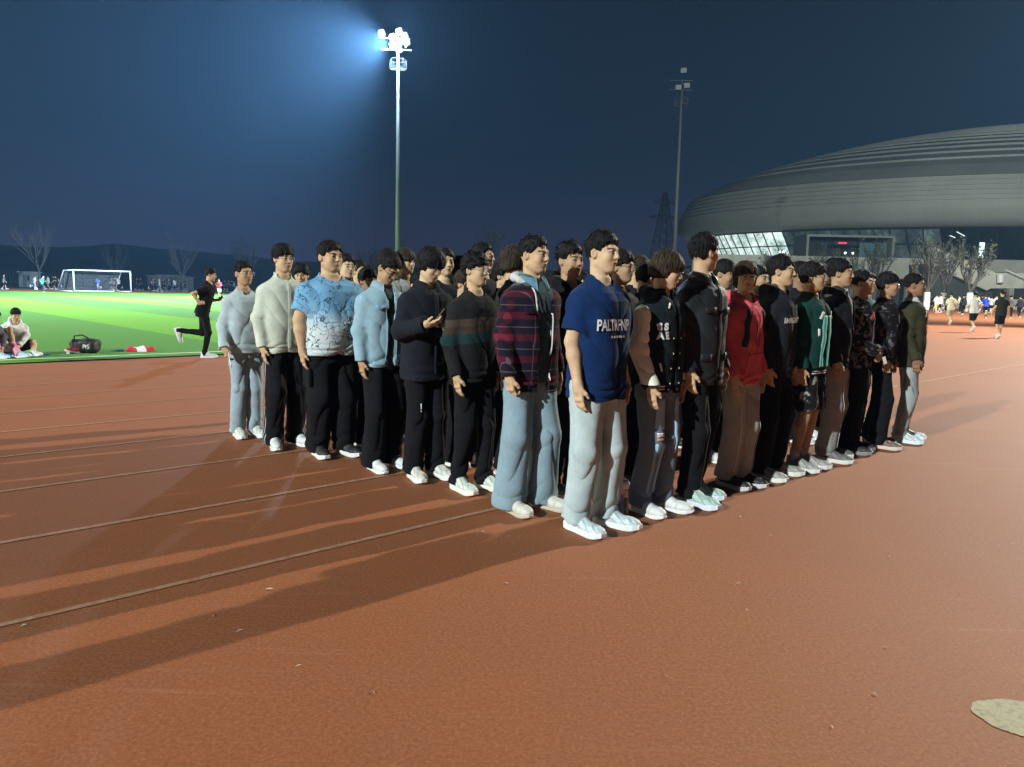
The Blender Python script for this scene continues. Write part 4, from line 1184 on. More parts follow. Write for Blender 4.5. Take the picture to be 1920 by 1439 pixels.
    l.new(ramp(n, l, noise(n, l, v, .45, 4, .7), [(.35, (.01, .02, .025)), (.55, (.05, .08, .08)), (.70, (.22, .30, .28))]), b.inputs['Emission Color']); b.inputs['Emission Strength'].default_value = .7
    b.inputs['Base Color'].default_value = (.03, .04, .045, 1); b.inputs['Roughness'].default_value = .2
    gm_.build('dim_glazing', m_gm, r); gd.build('dark_glazing', m_gd, r); gd2.build('dark_glazing', m_gd, r); mu.build('mullions', m_mu, r)
    # inner columns leaning behind the glass
    co = MB()
    for t in np.linspace(math.radians(178), math.radians(210), 6):
        co.tube([gp_(t, z1) * .97 + Vector((0, 0, .3)), Vector((gp_(t + .03, z2) * .93)[:2] + (z2,))], .35, 8)
    co.build('column', plain('column', (.3, .32, .31), .6), r)
    # podium: parapet wall, recess below, entrance block, ramp
    m_c = plain('podium concrete', (.32, .33, .285), .85, var=.12, scale=.6)
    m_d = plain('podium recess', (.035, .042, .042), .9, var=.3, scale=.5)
    pod = lambda s_, z, n_=N: ringpts(s_, z)
    loft([ringpts(1.06, 3.0), ringpts(1.06, 5.0), ringpts(1.05, 5.02), ringpts(1.05, 4.3), ringpts(.90, 4.3)], 'podium_parapet', m_c, r)
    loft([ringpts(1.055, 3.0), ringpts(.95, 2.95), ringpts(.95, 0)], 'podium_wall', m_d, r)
    far_off(r); return r
H_ = hall()
def hall_local(px, py, d): return ray(px, py, d)
m_c = plain('podium concrete', (.32, .33, .285), .85, var=.12, scale=.6)
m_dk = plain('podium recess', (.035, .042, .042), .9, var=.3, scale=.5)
# entrance porch on the podium
def porch():
    d = 78.0
    a, b_ = ray(1508, 462, d), ray(1672, 462, d); t = ray(1508, 440, d)
    r = empty('entrance_porch', (a.x, d, 4.0), 0, 'grey box-shaped entrance porch with small red lit sign under the hall eave', 'entrance porch')
    w = b_.x - a.x; h_ = t.z - 4.0
    m = MB(); m.box((0, -.6, h_ - .22), (w, 3, h_)); m.box((w - .25, -.6, 0), (w, 3, h_ - .222)); m.box((0, -.6, 0), (.22, 3, h_ - .222)); m.build('frame', plain('porch cladding', (.16, .175, .165), .6), r)
    m = MB(); m.box((.222, 1.2, 0), (w - .252, 1.3, h_ - .222)); m.build('glass_front', plain('porch glass', (.02, .03, .033), .2), r)
    m = MB(); m.box((w * .32, -.62, h_ - .95), (w * .56, -.5, h_ - .62)); s_ = m.build('sign', plain('sign back', (.01, .01, .01), .5), r)
    cu = bpy.data.curves.new('lettering', 'FONT'); cu.body = 'OPEN'
    m = MB()
    for k in range(5): m.box((w * .36 + k * .17, -.635, h_ - .86), (w * .36 + k * .17 + .12, -.622, h_ - .74))
    m.build('lit_characters', plain('red led', (.3, .01, .02), .5, emit=(1, .03, .08), es=2.2), s_)
    bpy.data.curves.remove(cu)
    m = MB(); m.box((w * .62, -.3, .8), (w * .93, -.2, h_ - .7)); m.build('display_screen', plain('screen glow', (.02, .05, .06), .4, emit=(.03, .08, .09), es=.6), r)
    far_off(r); return r
porch()
def ramp_wall():
    d = 62.0
    P = lambda x, y, dd=d: ray(x, y, dd)
    r = empty('stair_ramp', (0, 0, 0), 0, 'long pale concrete stair ramp sloping down in front of the oval hall', 'stair ramp')
    m = MB()
    a, b_ = P(1752, 463), P(1868, 512); c_, e_ = P(1752, 500), P(1850, 545)
    def prism(m, pts, y0, y1):
        n_ = len(pts); V = [(p.x, y0, p.z) for p in pts] + [(p.x, y1, p.z) for p in pts]
        m.add(V, [tuple(range(n_)), tuple(range(2*n_-1, n_-1, -1))] + [(k, n_ + k, n_ + (k+1) % n_, (k+1) % n_) for k in range(n_)])
    prism(m, [c_, e_, P(1858, 541), P(1920, 541), P(1920, 512), b_, a], d, d + .4)
    m.build('balustrade', m_c, r)
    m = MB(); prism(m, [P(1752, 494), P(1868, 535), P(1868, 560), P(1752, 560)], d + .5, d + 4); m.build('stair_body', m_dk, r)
    m = MB(); m.tube([P(1876, 515, d - .3), P(1876, 530, d - .3)], .25, 8); m.tube([P(1885, 506, d - .3), P(1925, 524, d - .3)], .06, 6); m.build('handrail', plain('pale rail', (.5, .52, .5), .5), r)
    far_off(r); return r
ramp_wall()
def podium_front():
    """straight terrace wall in front of the drum with a dark undercroft"""
    r = empty('terrace_wall', (0, 0, 0), 0, 'pale concrete terrace wall with dark undercroft below the glazed hall front', 'terrace wall')
    d = 74.0
    a0, a1 = ray(1300, 472, d), ray(1752, 463, d); b0, b1 = ray(1300, 503, d), ray(1752, 497, d)
    m = MB(); m.box((a0.x, d, 3.15), (a1.x + 4, d + .5, 5.1)); m.build('parapet', m_c, r)
    m = MB(); m.box((a0.x, d + .502, 4.0), (a1.x + 60, d + 9, 4.2)); m.build('terrace_floor', m_c, r)
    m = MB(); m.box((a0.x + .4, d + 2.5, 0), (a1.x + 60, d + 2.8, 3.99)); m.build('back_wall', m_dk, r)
    m = MB()
    for k in range(14): m.box((a0.x + 1 + k * 3.3, d + .6, 0), (a0.x + 1.45 + k * 3.3, d + 1.05, 3.995))
    m.build('undercroft_columns', m_c, r)
    m = MB(); m.box((a1.x + 4.2, d + 1, 3.7), (a1.x + 60, d + 1.4, 5.2)); m.build('far_parapet', m_c, r)
    # stair-well window lit inside
    q0, q1 = ray(1835, 484, 84), ray(1847, 455, 84)
    m = MB(); m.box((q0.x, 84, q0.z), (q1.x, 84.1, q1.z)); w = m.build('lit_window', plain('lit window', (.3, .35, .3), .5, emit=(.75, 1, .9), es=1.3), r)
    m = MB(); m.tube([(q0.x - .1, 83.9, (q0.z + q1.z) / 2), (q1.x + .1, 83.9, (q0.z + q1.z) / 2)], .05, 4); m.tube([(q0.x + .1, 83.9, q0.z), (q1.x - .1, 83.9, (q0.z + q1.z) / 2)], .05, 4); m.build('window_bar', plain('mullion', (.03, .035, .035), .5), w)
    for (x, y, x2, y2) in ((1781, 442, 1791, 446), (1794, 435, 1809, 443)):
        p0, p1 = ray(x, y, 83), ray(x2, y2, 83); m = MB(); m.tube([p0, p1], .05, 6); m.build('strip_light', plain('strip lamp', (.5, .5, .5), .5, emit=(.8, .95, .9), es=1.0), r)
    far_off(r); return r
podium_front()
for i, (x, y) in enumerate(((1467, 461), (1474, 461), (1591, 461), (1605, 461))):
    p = ray(x, y, 73.6); r = empty('bollard_light', (p.x, 74.2, 5.1), 0, ['small white terrace lamp, left one of the pair below the lit glass', 'small white terrace lamp, right one of the pair below the lit glass', 'small white terrace lamp under the porch, left of the two', 'small white terrace lamp under the porch, right of the two'][i], 'lamp', 'small lamps on the terrace wall')
    m = MB(); m.tube([(0, 0, 0), (0, 0, .25)], .06, 6); m.build('post', m_pole, r)
    m = MB(); m.ball((0, 0, .36), .12, 5); m.build('bulb', plain('lamp bulb', (.8, .8, .8), .4, emit=(.9, 1, .95), es=2.0), r, True); far_off(r)

# ------------------------------------------------------------ hills, sheds, pylon
m_hill = plain('dark hillside', (.035, .036, .030), .95, var=.35, scale=.06)
hv = []; hf = []
pts = [(-260,455),(0,459),(60,462),(105,465),(150,462),(185,459),(215,458),(260,462),(300,466),(340,470),(380,473),(430,477),(480,483),(540,489),(620,494),(760,498),(1000,505),(1300,512),(2000,560)]
Dh = 175.0
xs = np.linspace(-400, 2000, 90)
for i, x in enumerate(xs):
    y = np.interp(x, [p[0] for p in pts], [p[1] for p in pts]) + 1.2 * math.sin(x * .05) + .7 * math.sin(x * .13)
    t = ray(x, y, Dh); hv += [(t.x * .86, Dh * .86, -.5), (t.x * .93, Dh * .93, t.z * .62), (t.x, Dh, t.z), (t.x * 1.3, Dh * 1.3, t.z * .9), (t.x * 1.5, Dh * 1.5, -1)]
    if i: 
        for k in range(4): a = (i-1)*5 + k; hf.append((a, a + 5, a + 6, a + 1))
tag(mesh_obj('hills', hv, hf, m_hill, None, True), kind='structure')
def shed(x0, x1, ytop, d, label):
    a, b_ = ray(x0, 540, d), ray(x1, 540, d); h_ = ray(x0, ytop, d).z; w = b_.x - a.x
    r = empty('equipment_shed', (a.x, d, 0), 0, label, 'shed')
    m = MB(); m.box((0, 0, 0), (w, 2.5, h_)); m.build('wall', plain('shed panel', (.30, .33, .31), .7, var=.15, scale=.8), r)
    m = MB(); m.box((-.15, -.15, h_ + .002), (w + .15, 2.65, h_ + .14)); m.build('roof', plain('shed roof', (.40, .43, .41), .6), r)
    m = MB(); m.box((w * .35, -.05, .05), (w * .62, -.002, h_ * .85)); m.build('door', plain('shed door', (.16, .18, .17), .6), r)
    m = MB(); m.box((w * .70, -.04, h_ * .45), (w * .88, -.002, h_ * .8)); m.build('window', plain('shed window', (.05, .06, .06), .3), r)
shed(36, 59, 511, 118, 'small pale shed beyond the pitch, left of the goal')
shed(277, 292, 518, 118, 'narrow pale shed just right of the goal')
shed(297, 333, 517, 120, 'widest pale shed beyond the pitch, right of the goal')
shed(342, 351, 521, 122, 'narrow pale shed behind the black-clad runner')
def pylon():
    d = 250.0; b0 = ray(1239, 552, d); top = ray(1244, 361, d)
    r = empty('lattice_pylon', (b0.x, d, 0), .3, 'dark steel lattice power pylon beyond the crowd left of the oval hall', 'pylon')
    Ht = top.z; m = MB(); w = lambda z: 4.2 * (1 - z / Ht) ** 1.1 + .55
    lv = [0, .16, .3, .42, .53, .63, .72, .80, .87, .93, 1]
    cs = [[Vector((sx_ * w(q * Ht), sy_ * w(q * Ht), q * Ht)) for q in lv] for sx_, sy_ in ((-1,-1),(1,-1),(1,1),(-1,1))]
    for c_ in cs: m.tube(c_, .16, 4)
    m.build('leg_posts', m_dk2, r); m = MB()
    for k in range(len(lv) - 1):
        for s_ in range(4):
            a, b_ = cs[s_], cs[(s_+1) % 4]; m.tube([a[k], b_[k+1]], .09, 3); m.tube([b_[k], a[k+1]], .09, 3); m.tube([a[k], b_[k]], .09, 3)
    m.build('bracing', m_dk2, r); m = MB()
    for z, L in ((.76, 5.5), (.90, 4.0)):
        for s_ in (-1, 1): m.tube([(0, 0, z * Ht + .8), (s_ * L, 0, z * Ht)], .14, 4); m.tube([(0, 0, z * Ht - .8), (s_ * L, 0, z * Ht)], .10, 4)
    m.build('cross_arm', m_dk2, r)
m_dk2 = plain('dark steel', (.05, .055, .06), .6, .3)
pylon()

# ------------------------------------------------------------ bare trees
def tree(px, pytop, pybase, d, label, seed, leaf=0, white=False, spread=1.0, group='bare trees beyond the track'):
    r_ = random.Random(seed); b0 = ray(px, pybase, d); top = ray(px, pytop, d); Ht = top.z
    root = empty('bare_tree', (b0.x, d, 0), r_.uniform(0, 6), label, 'tree', group)
    tr = MB(); br = MB(); lf = MB()
    tz = Ht * .30
    tr.tube([(0, 0, 0), (.03, 0, tz * .5), (.0, .04, tz)], [.20, .16, .13], 8)
    if white: m = MB(); m.tube([(0, 0, 0), (.02, 0, 1.2)], [.215, .19], 8, False); 
    def grow(p, d_, L, rad, lev):
        pts = [p]; q = p; g = d_.copy()
        for k in range(3):
            g = (g + Vector((r_.uniform(-.16, .16), r_.uniform(-.16, .16), .10))).normalized(); q = q + g * L / 3; pts.append(q)
        br.tube(pts, [rad, rad * .8, rad * .62, rad * .45], 5 if lev < 2 else 3, False)
        if lev >= 3:
            if leaf and r_.random() < leaf:
                for _ in range(4):
                    c_ = pts[r_.randint(1, 3)] + Vector((r_.uniform(-.2, .2), r_.uniform(-.2, .2), r_.uniform(-.15, .2))); u = Vector((r_.uniform(-1, 1), r_.uniform(-1, 1), r_.uniform(-1, 1))).normalized() * .10; w = u.orthogonal().normalized() * .07
                    lf.quad(c_ - u, c_ + w, c_ + u, c_ - w)
            return
        for _ in range(4 if lev == 0 else 3):
            a = r_.uniform(0, 6.28); t_ = r_.uniform(.25, .55); s_ = pts[r_.randint(1, 3)]
            dn = (g + Vector((math.cos(a) * t_, math.sin(a) * t_, .12))).normalized(); grow(s_, dn, L * r_.uniform(.6, .78), rad * .55, lev + 1)
    for k in range(6):
        a = k * 1.05 + r_.uniform(-.3, .3); t_ = r_.uniform(.25, .75) * spread
        grow(Vector((0, 0, tz * r_.uniform(.8, 1))), Vector((math.cos(a) * t_, math.sin(a) * t_, 1)).normalized(), Ht * .34, .085, 0)
    bark = plain('bark', (.075, .07, .06) if group == 'bare trees in front of the oval hall' else (.13, .125, .105), .9, var=.25, scale=3)
    t_ = tr.build('trunk', bark, root, True); b_ = br.build('crown', bark, root, True)
    if white: m.build('whitewash', plain('lime wash', (.7, .7, .66), .9), root)
    if group == 'bare trees in front of the oval hall': far_off(root)
    if leaf and lf.V: lf.build('leaves', plain('dry leaves', (.06, .07, .035), .8, var=.4, scale=1), b_)
tree(75, 416, 540, 112, 'tall bare tree beyond the pitch at the far left', 1)
tree(342, 440, 541, 112, 'bare tree with pale upright branches behind the runner', 2, spread=1.25)
tree(217, 455, 541, 125, 'thin faint tree standing behind the goal', 3, .3)
tree(460, 446, 541, 118, 'leafier tree above the head of the man in the grey-blue sweatshirt', 4, .8)
tree(636, 462, 541, 135, 'faint tree rising behind the head of the man in the blue-and-white tee', 5, .6)
tree(690, 468, 541, 140, 'faint leafy tree between the blue-and-white tee and the denim jacket', 6, .8)
tree(752, 448, 541, 160, 'tall thin tree just right of the floodlight mast', 16, .2, spread=.4)
tree(915, 425, 541, 190, 'tall hazy tree above the man in the striped sweater', 7, .5, spread=.6)
RT = 'bare trees in front of the oval hall'
tree(1596, 486, 553, 66, 'thin bare tree in front of the terrace wall, left of the two dark jackets', 8, .2, group=RT)
tree(1640, 470, 553, 66, 'slender bare tree rising right above the man in the dark patterned jacket', 9, .3, group=RT)
tree(1545, 474, 553, 70, 'thin leafy-tipped tree in front of the terrace behind the crowd', 10, .4, group=RT)
tree(1739, 462, 553, 52, 'bushy bare tree at the top of the stair ramp', 11, .2, True, 1.1, group=RT)
tree(1770, 468, 553, 55, 'leaning bare tree with whitewashed trunk beside the ramp', 12, .15, True, group=RT)
tree(1819, 478, 556, 50, 'bare tree with whitewashed trunk above the group of joggers', 13, .2, True, 1.2, group=RT)
tree(1452, 486, 553, 72, 'small bare tree in front of the lit glazing', 14, .3, group=RT)

# low hedge and dark verge beyond the far lane on the right
m = MB()
a, b_ = gp(1700, 578), gp(2150, 574)
m.add([(a.x, a.y, .012), (b_.x, b_.y, .012), (b_.x + 10, 170, .012), (a.x - 60, 170, .012)], [(0, 1, 2, 3)])
tag(m.build('verge', plain('dark verge', (.045, .06, .04), .95, var=.4, scale=1)), kind='structure')
m = MB(); m.box((0, 0, 0), (9, .35, 1.1)); q = ray(1762, 560, 108); o = m.build('planter_wall', m_c); o.location = (q.x, 108, 0); o.scale = (2.2, 1.5, 1.3); tag(o, 'low pale concrete wall below the stair ramp behind the joggers', 'wall')

# ------------------------------------------------------------ football goal
def goal():
    L = gp(139, 547.5); R_ = gp(245.5, 548.5)
    ax = (R_ - L); ax.z = 0; w = ax.length; r = empty('football_goal', (L.x, L.y, .022), math.atan2(ax.y, ax.x), 'white football goal with dark net standing on the far side of the pitch', 'football goal')
    h_ = 2.44 * (w / 7.32) ** 0 ; m = MB()
    h_ = ray(139, 507, L.y).z
    m.tube([(0, 0, 0), (0, 0, h_)], .085, 8); m.tube([(w, 0, 0), (w, 0, h_)], .085, 8); m.tube([(0, 0, h_), (w, 0, h_)], .085, 8); mt = plain('goal white', (.80, .82, .82), .4)
    m.build('frame', mt, r, True); m = MB()
    y1 = 1.3; dx = -.8
    for x in (0, w): m.tube([(x, 0, h_), (x + dx, .5, h_ - .05), (x + dx * 1.6, y1, .05)], .05, 6)
    m.tube([(dx * 1.6, y1, .05), (w + dx * 1.6, y1, .05)], .05, 6)
    for x in (0, w): m.tube([(x, 0, .05), (x + dx * 1.6, y1, .05)], .05, 6)
    m.build('back_stay', mt, r, True); m = MB()
    for k in range(1, 46): x = w * k / 46; m.tube([(x, 0, h_), (x + dx, .5, h_ - .05), (x + dx * 1.6, y1, .05)], .011, 3, False)
    for k in range(1, 15): q = k / 15; m.tube([(dx * (1 + .6 * q), .5 + (y1 - .5) * q, (h_ - .05) * (1 - q)), (w + dx * (1 + .6 * q), .5 + (y1 - .5) * q, (h_ - .05) * (1 - q))], .011, 3, False)
    m.build('net', plain('goal net', (.20, .22, .22), .8), r)
goal()
# corner fence posts far left, a row of mesh fence behind the far lanes
def fence():
    r = empty('mesh_fence', (0, 0, 0), 0, 'thin dark mesh fence beyond the far lanes behind the joggers', 'fence'); d = 128
    a, b_ = ray(-150, 540, d).x, ray(620, 540, d).x; x = a
    while x < b_: m = MB(); m.tube([(x, d, 0), (x, d, 2.4)], .05, 4); m.build('post', m_dk2, r); x += 3
    m = MB()
    for z in (.1, .8, 1.6, 2.35): m.tube([(a, d, z), (b_, d, z)], .03, 3)
    x = a
    while x < b_: m.tube([(x, d, 0), (x, d, 2.35)], .012, 3, False); x += .5
    m.build('mesh_panel', m_dk2, r)
fence()
# ------------------------------------------------------------ the people in formation
def at_px(px, foot):
    p = gp(px, foot); return (p.x, p.y)
def h_from(px, foot, top):
    """standing height from the pixel of the feet and of the crown"""
    p = gp(px, foot); lo, hi = 1.2, 2.2
    d = up * ((719.5 - top) / PX_F) + rt * ((px - 960) / PX_F) + fw
    return CAM_H + d.z * (p.y / d.y)
def h_at(px, y, top):
    d = up * ((719.5 - top) / PX_F) + rt * ((px - 960) / PX_F) + fw
    return CAM_H + d.z * (y / d.y)
WHT = (.72, .74, .72)
BLK = (.010, .010, .012)
white_shoe = ('plain', (.68, .70, .69), (.74, .75, .73), (.74, .75, .73))
mint_shoe = ('chunky', (.60, .68, .60), (.74, .74, .66), (.70, .74, .70))
grey_shoe = ('chunky', (.34, .34, .30), (.62, .62, .56), (.60, .60, .55))
black_shoe = ('chunky', (.02, .02, .022), (.70, .70, .68), (.05, .05, .05))
def jac(col, nm='jacket', pat=None, pk={}, **k):
    d = dict(name=nm, mat=cloth(col, nm, pat, **pk), off=.025, hem=.84, sr=(.066, .064, .054), boxy=.6, cuff=1); d.update(k); return d
def pnt(col, pat=None, pk={}, **k):
    d = dict(mat=cloth(col, 'trousers', pat, **pk)); d.update(k); return d
bpant = lambda **k: pnt(BLK, **k)
def held(name, label, cat, root, build, loc, R=None):
    """a thing held in a hand stays a thing of its own, placed in the world"""
    bpy.context.view_layer.update()
    o = build(name); o.matrix_world = root.matrix_world @ Matrix.Translation(Vector(loc)) @ (R or Matrix.Identity(4)); tag(o, label, cat); return o
def phone_build(c1, c2):
    def f(nm):
        r = bpy.data.objects.new(nm, None); link(r)
        m = MB(); m.box((-.036, -.004, -.075), (.036, .004, .075)); o = m.build('case', plain('phone case', c1, .35), r)
        md = o.modifiers.new('bevel', 'BEVEL'); md.width = .003; md.segments = 2
        m = MB(); m.box((-.033, -.0052, -.071), (.033, -.0042, .071)); m.build('screen', plain('phone glass', (.01, .012, .014), .1), r)
        m = MB(); m.box((-.030, .0042, .038), (-.004, .0062, .070))
        m.build('camera_module', plain('phone lens', c2, .2), r)
        return r
    return f
def dots(root, bv, xs, zs, r, mat, name='button'):
    for x in xs:
        for z in zs:
            m = MB(); q = on_front(bv, x, z, .001); m.ball(q, (r, r * .45, r), 4); m.build(name, mat, root, True)
def strip_on(bv, pts, wd, mat, parent, name, eps=.003):
    eps += .002
    """thin ribbon lying on the front of a garment along (x, z) points"""
    V = []; F = []; n = 0; P = []
    for (a, b_) in zip(pts[:-1], pts[1:]):
        k = max(2, int(math.hypot(b_[0]-a[0], b_[1]-a[1]) / .015))
        P += [(a[0] + (b_[0]-a[0]) * t / k, a[1] + (b_[1]-a[1]) * t / k) for t in range(k)]
    P.append(pts[-1])
    for i, (x, z) in enumerate(P):
        a = P[max(i-1, 0)]; b_ = P[min(i+1, len(P)-1)]; dx, dz = b_[0]-a[0], b_[1]-a[1]; L = math.hypot(dx, dz) + 1e-9; nx, nz = -dz/L*wd/2, dx/L*wd/2
        for s_ in (-1, 1): V.append(tuple(on_front(bv, x + s_*nx, z + s_*nz, eps)))
        if i: F.append((2*i-2, 2*i-1, 2*i+1, 2*i))
    o = mesh_obj(name, V, F, mat, parent, True); md = o.modifiers.new('thick', 'SOLIDIFY'); md.thickness = .003; md.offset = 1; return o

# --- 1 far left: grey-blue sweatshirt, phone in hand
def x1(root, top, pants, p, w, fwd, body, hc, Rh):
    wv = p['wr'][0] + (p['hd'][0] * .10).astype(np.float32)
    held('phone', 'white phone held low in the hand of the leftmost man in formation', 'phone', root, phone_build((.75, .76, .76), (.03, .03, .03)), (wv[0] - .012, wv[1] + .03, wv[2] - .02), Matrix.Rotation(.5, 4, 'X') @ Matrix.Rotation(-1.9, 4, 'Z'))
    collar_obj(p, w, root, cloth((.36, .43, .46), 'rib'), .070, 1.49, .080, 1.47, .5, .02, 'collar')
person(dict(loc=at_px(463, 818), H=h_from(463, 818, 491), yaw=-50, seed=11, w=.95, skin='b', hair='short', glasses=2, hcol='k', hy=14, pose='hold', x=0,
    top=jac((.40, .48, .50), 'sweatshirt', off=.028, hem=.86, scoop=.03, neck=.074), pants=pnt((.30, .38, .42), r=(.100, .088, .078)), shoes=('chunky', (.66, .68, .62), (.7, .72, .68), (.7, .7, .66)),
    fine=.0065, label='man in a grey-blue sweatshirt holding a white phone, leftmost of the formation', extra=x1))
# --- 2 sage bomber
def x2(root, top, pants, p, w, fwd, body, hc, Rh):
    bv = bvh_of(top); strip_on(bv, [(.0, 1.44), (.0, .87)], .022, cloth((.44, .48, .40), 'placket'), root, 'placket')
    dots(root, bv, [0], [1.40, 1.28, 1.16, 1.04, .92], .007, plain('snap', (.5, .52, .45), .4))
person(dict(loc=at_px(535, 836), H=h_from(535, 836, 459), yaw=-52, seed=12, skin='a', hair='fringe', glasses=2, hy=10, hp=4,
    top=jac((.52, .56, .46), 'bomber_jacket', off=.028, hem=.83, stand=.018, rib=1, neck=.066), pants=pnt((.012, .012, .014), 'sidestripe', r=(.100, .094, .092), cut=.02), shoes=white_shoe,
    fine=.0065, label='man in a pale sage bomber jacket and black side-striped trousers', extra=x2))
# --- 3 big man, blue and white tee
def x3(root, top, pants, p, w, fwd, body, hc, Rh):
    m = MB(); 
    for sx_ in (1, -1):
        q = p['kn'][0 if sx_ > 0 else 1]; m.box((q[0] + sx_ * .085 * w - .012, -.055, .60), (q[0] + sx_ * .085 * w + .022, .075, .76))
        o = m.build('cargo_pocket', pants.active_material, root); md = o.modifiers.new('b', 'BEVEL'); md.width = .012; md.segments = 3; m = MB()
    bv = bvh_of(pants)
person(dict(loc=at_px(622, 853), H=h_from(622, 853, 455), yaw=-52, seed=13, w=1.36, belly=.035, skin='a', hair='crop', hy=12, smile=1, face=(1.16, 1.38, .9), hs=1.0,
    top=dict(name='tshirt', mat=cloth((.5, .6, .6), 'tshirt', 'ink'), sleeve='short', off=.022, hem=.86, sr=(.066, .074, .05), boxy=.5, neck=.070, fold=.008), pants=bpant(r=(.100, .098, .088), fold=.009), shoes=black_shoe,
    fine=.0065, label='heavily built smiling man in a blue and white inked tee', extra=x3))
# --- 4 denim jacket
def x4(root, top, pants, p, w, fwd, body, hc, Rh):
    dm = cloth((.22, .34, .40), 'denim', 'denim'); collar_obj(p, w, root, dm, .070, 1.53, .105, 1.47, .5, .05)
    bv = bvh_of(top)
    for s_ in (1, -1):
        strip_on(bv, [(s_ * .055, 1.325), (s_ * .095, 1.305), (s_ * .135, 1.325)], .030, dm, root, 'pocket_flap', .005)
        dots(root, bv, [s_ * .095], [1.305], .006, plain('brass', (.4, .35, .25), .3, .8))
        strip_on(bv, [(s_ * .04, 1.40), (s_ * .042, .90)], .018, dm, root, 'placket', .003)
    dots(root, bv, [.042], [1.2, 1.1, 1.0, .9], .0065, plain('brass', (.4, .35, .25), .3, .8))
    strip_on(bv, [(.05, .875), (.15, .875)], .035, dm, root, 'waistband', .004)
person(dict(loc=at_px(718, 877), H=1.755, yaw=-50, seed=14, skin='b', hair='crop', glasses=1, hy=10, hp=36,
    top=jac((.22, .34, .40), 'denim_jacket', 'denim', off=.028, hem=.85, open=.028, rib=0, neck=.076, fold=.007), inner=(cloth((.05, .055, .06), 'shirt'), .016, .82), pants=bpant(r=(.104, .100, .098), cut=.03), shoes=white_shoe,
    fine=.006, label='man in a light blue denim jacket with his head bowed', extra=x4))
# --- 5 phone
def x5(root, top, pants, p, w, fwd, body, hc, Rh):
    jm = cloth((.014, .016, .022), 'jacket'); collar_obj(p, w, root, jm, .072, 1.525, .112, 1.465, .45, .06)
    wv = p['wr'][0]; d = np.asarray(p['hd'][0])
    q = wv + (d * .10).astype(np.float32)
    held('phone', 'dark phone held up at chest height by the man in the black jacket', 'phone', root, phone_build((.10, .05, .04), (.02, .02, .02)), (q[0] - .02, q[1] + .01, q[2] + .045), Matrix.Rotation(.4, 4, 'Z') @ Matrix.Rotation(-.75, 4, 'X'))
    bv = bvh_of(pants); strip_on(bv, [(.105, .60), (.104, .555)], .010, plain('white print', (.7, .7, .7)), root, 'trouser_print')
    strip_on(bv, [(.104, .545), (.104, .538)], .010, plain('white print', (.7, .7, .7)), root, 'trouser_print')
    bv = bvh_of(top); strip_on(bv, [(.0, 1.42), (.0, .82)], .030, jm, root, 'placket')
person(dict(loc=at_px(797, 895), H=1.77, yaw=-52, seed=15, skin='c', hair='mop', hcol='k', glasses=2, hy=8, hp=27, pose='phone',
    top=jac((.014, .016, .022), 'jacket', off=.034, hem=.775, sr=(.068, .068, .060), neck=.074, flare=.01), pants=bpant(r=(.100, .092, .086), cut=.04), shoes=('chunky', (.62, .64, .56), (.72, .74, .70), (.74, .74, .70)),
    fine=.006, label='man in a black jacket looking down at a phone', extra=x5))
# --- 6 striped sweater
person(dict(loc=at_px(885, 918), H=h_from(885, 918, 476), yaw=-48, seed=16, skin='a', hair='curly', glasses=2, hy=14, w=.98,
    top=jac((.02, .02, .02), 'sweater', 'stripes_knit', off=.022, hem=.84, cuff=0, neck=.068, boxy=.55), pants=bpant(r=(.094, .076, .066), cut=.045, fold=.010, cuff=1), shoes=mint_shoe,
    fine=.006, label='man in a dark sweater with brown and teal stripes'))
# --- 7 plaid
def x7(root, top, pants, p, w, fwd, body, hc, Rh):
    dm = cloth((.10, .20, .26), 'denim collar', 'denim'); collar_obj(p, w, root, dm, .068, 1.535, .104, 1.475, .42, .055)
    bv = bvh_of(top); wm = plain('cord', (.70, .72, .70), .8)
    hd = SDF(); k = [(.075, .055, 1.455), (.098, -.01, 1.488), (.085, -.075, 1.505), (.04, -.118, 1.51), (0, -.13, 1.508), (-.04, -.118, 1.51), (-.085, -.075, 1.505), (-.098, -.01, 1.488), (-.075, .055, 1.455)]
    hd.chain(k, [.010, .018, .024, .029, .031, .029, .024, .018, .010], .02); hd.disp(lambda P: -.004 * ns(P, 5, 40))
    V, F = polygonize(hd, (-.16, -.2, 1.38), (.16, .1, 1.58), .006); mesh_obj('hood', V, F, cloth((.50, .53, .52), 'hood'), root)
    strip_on(bv, [(.085, 1.44), (.080, 1.30)], .008, wm, root, 'drawstring', .006)
    strip_on(bv, [(-.048, 1.40), (-.047, 1.1), (-.045, .86)], .014, wm, root, 'zip_tape', .004)
    strip_on(bv, [(.08, 1.30), (.155, 1.30)], .04, top.active_material, root, 'pocket_flap', .006)
person(dict(loc=at_px(988, 955), H=h_from(988, 955, 442), yaw=-50, seed=17, skin='a', hair='short', hy=14, hp=3, pose='fist',
    top=jac((.02, .02, .02), 'plaid_jacket', 'plaid', off=.031, hem=.79, open=.050, neck=.082, fold=.006, cuff=0), inner=(cloth((.045, .075, .085), 'denim shirt', 'denim'), .022, .85), pants=pnt((.19, .27, .31), 'denim', r=(.104, .104, .112), cut=.025, stack=.6), shoes=('plain', (.62, .61, .52), (.50, .44, .34), (.70, .70, .64)),
    fine=.0055, label='man in a dark red plaid jacket over denim and wide pale jeans', extra=x7))
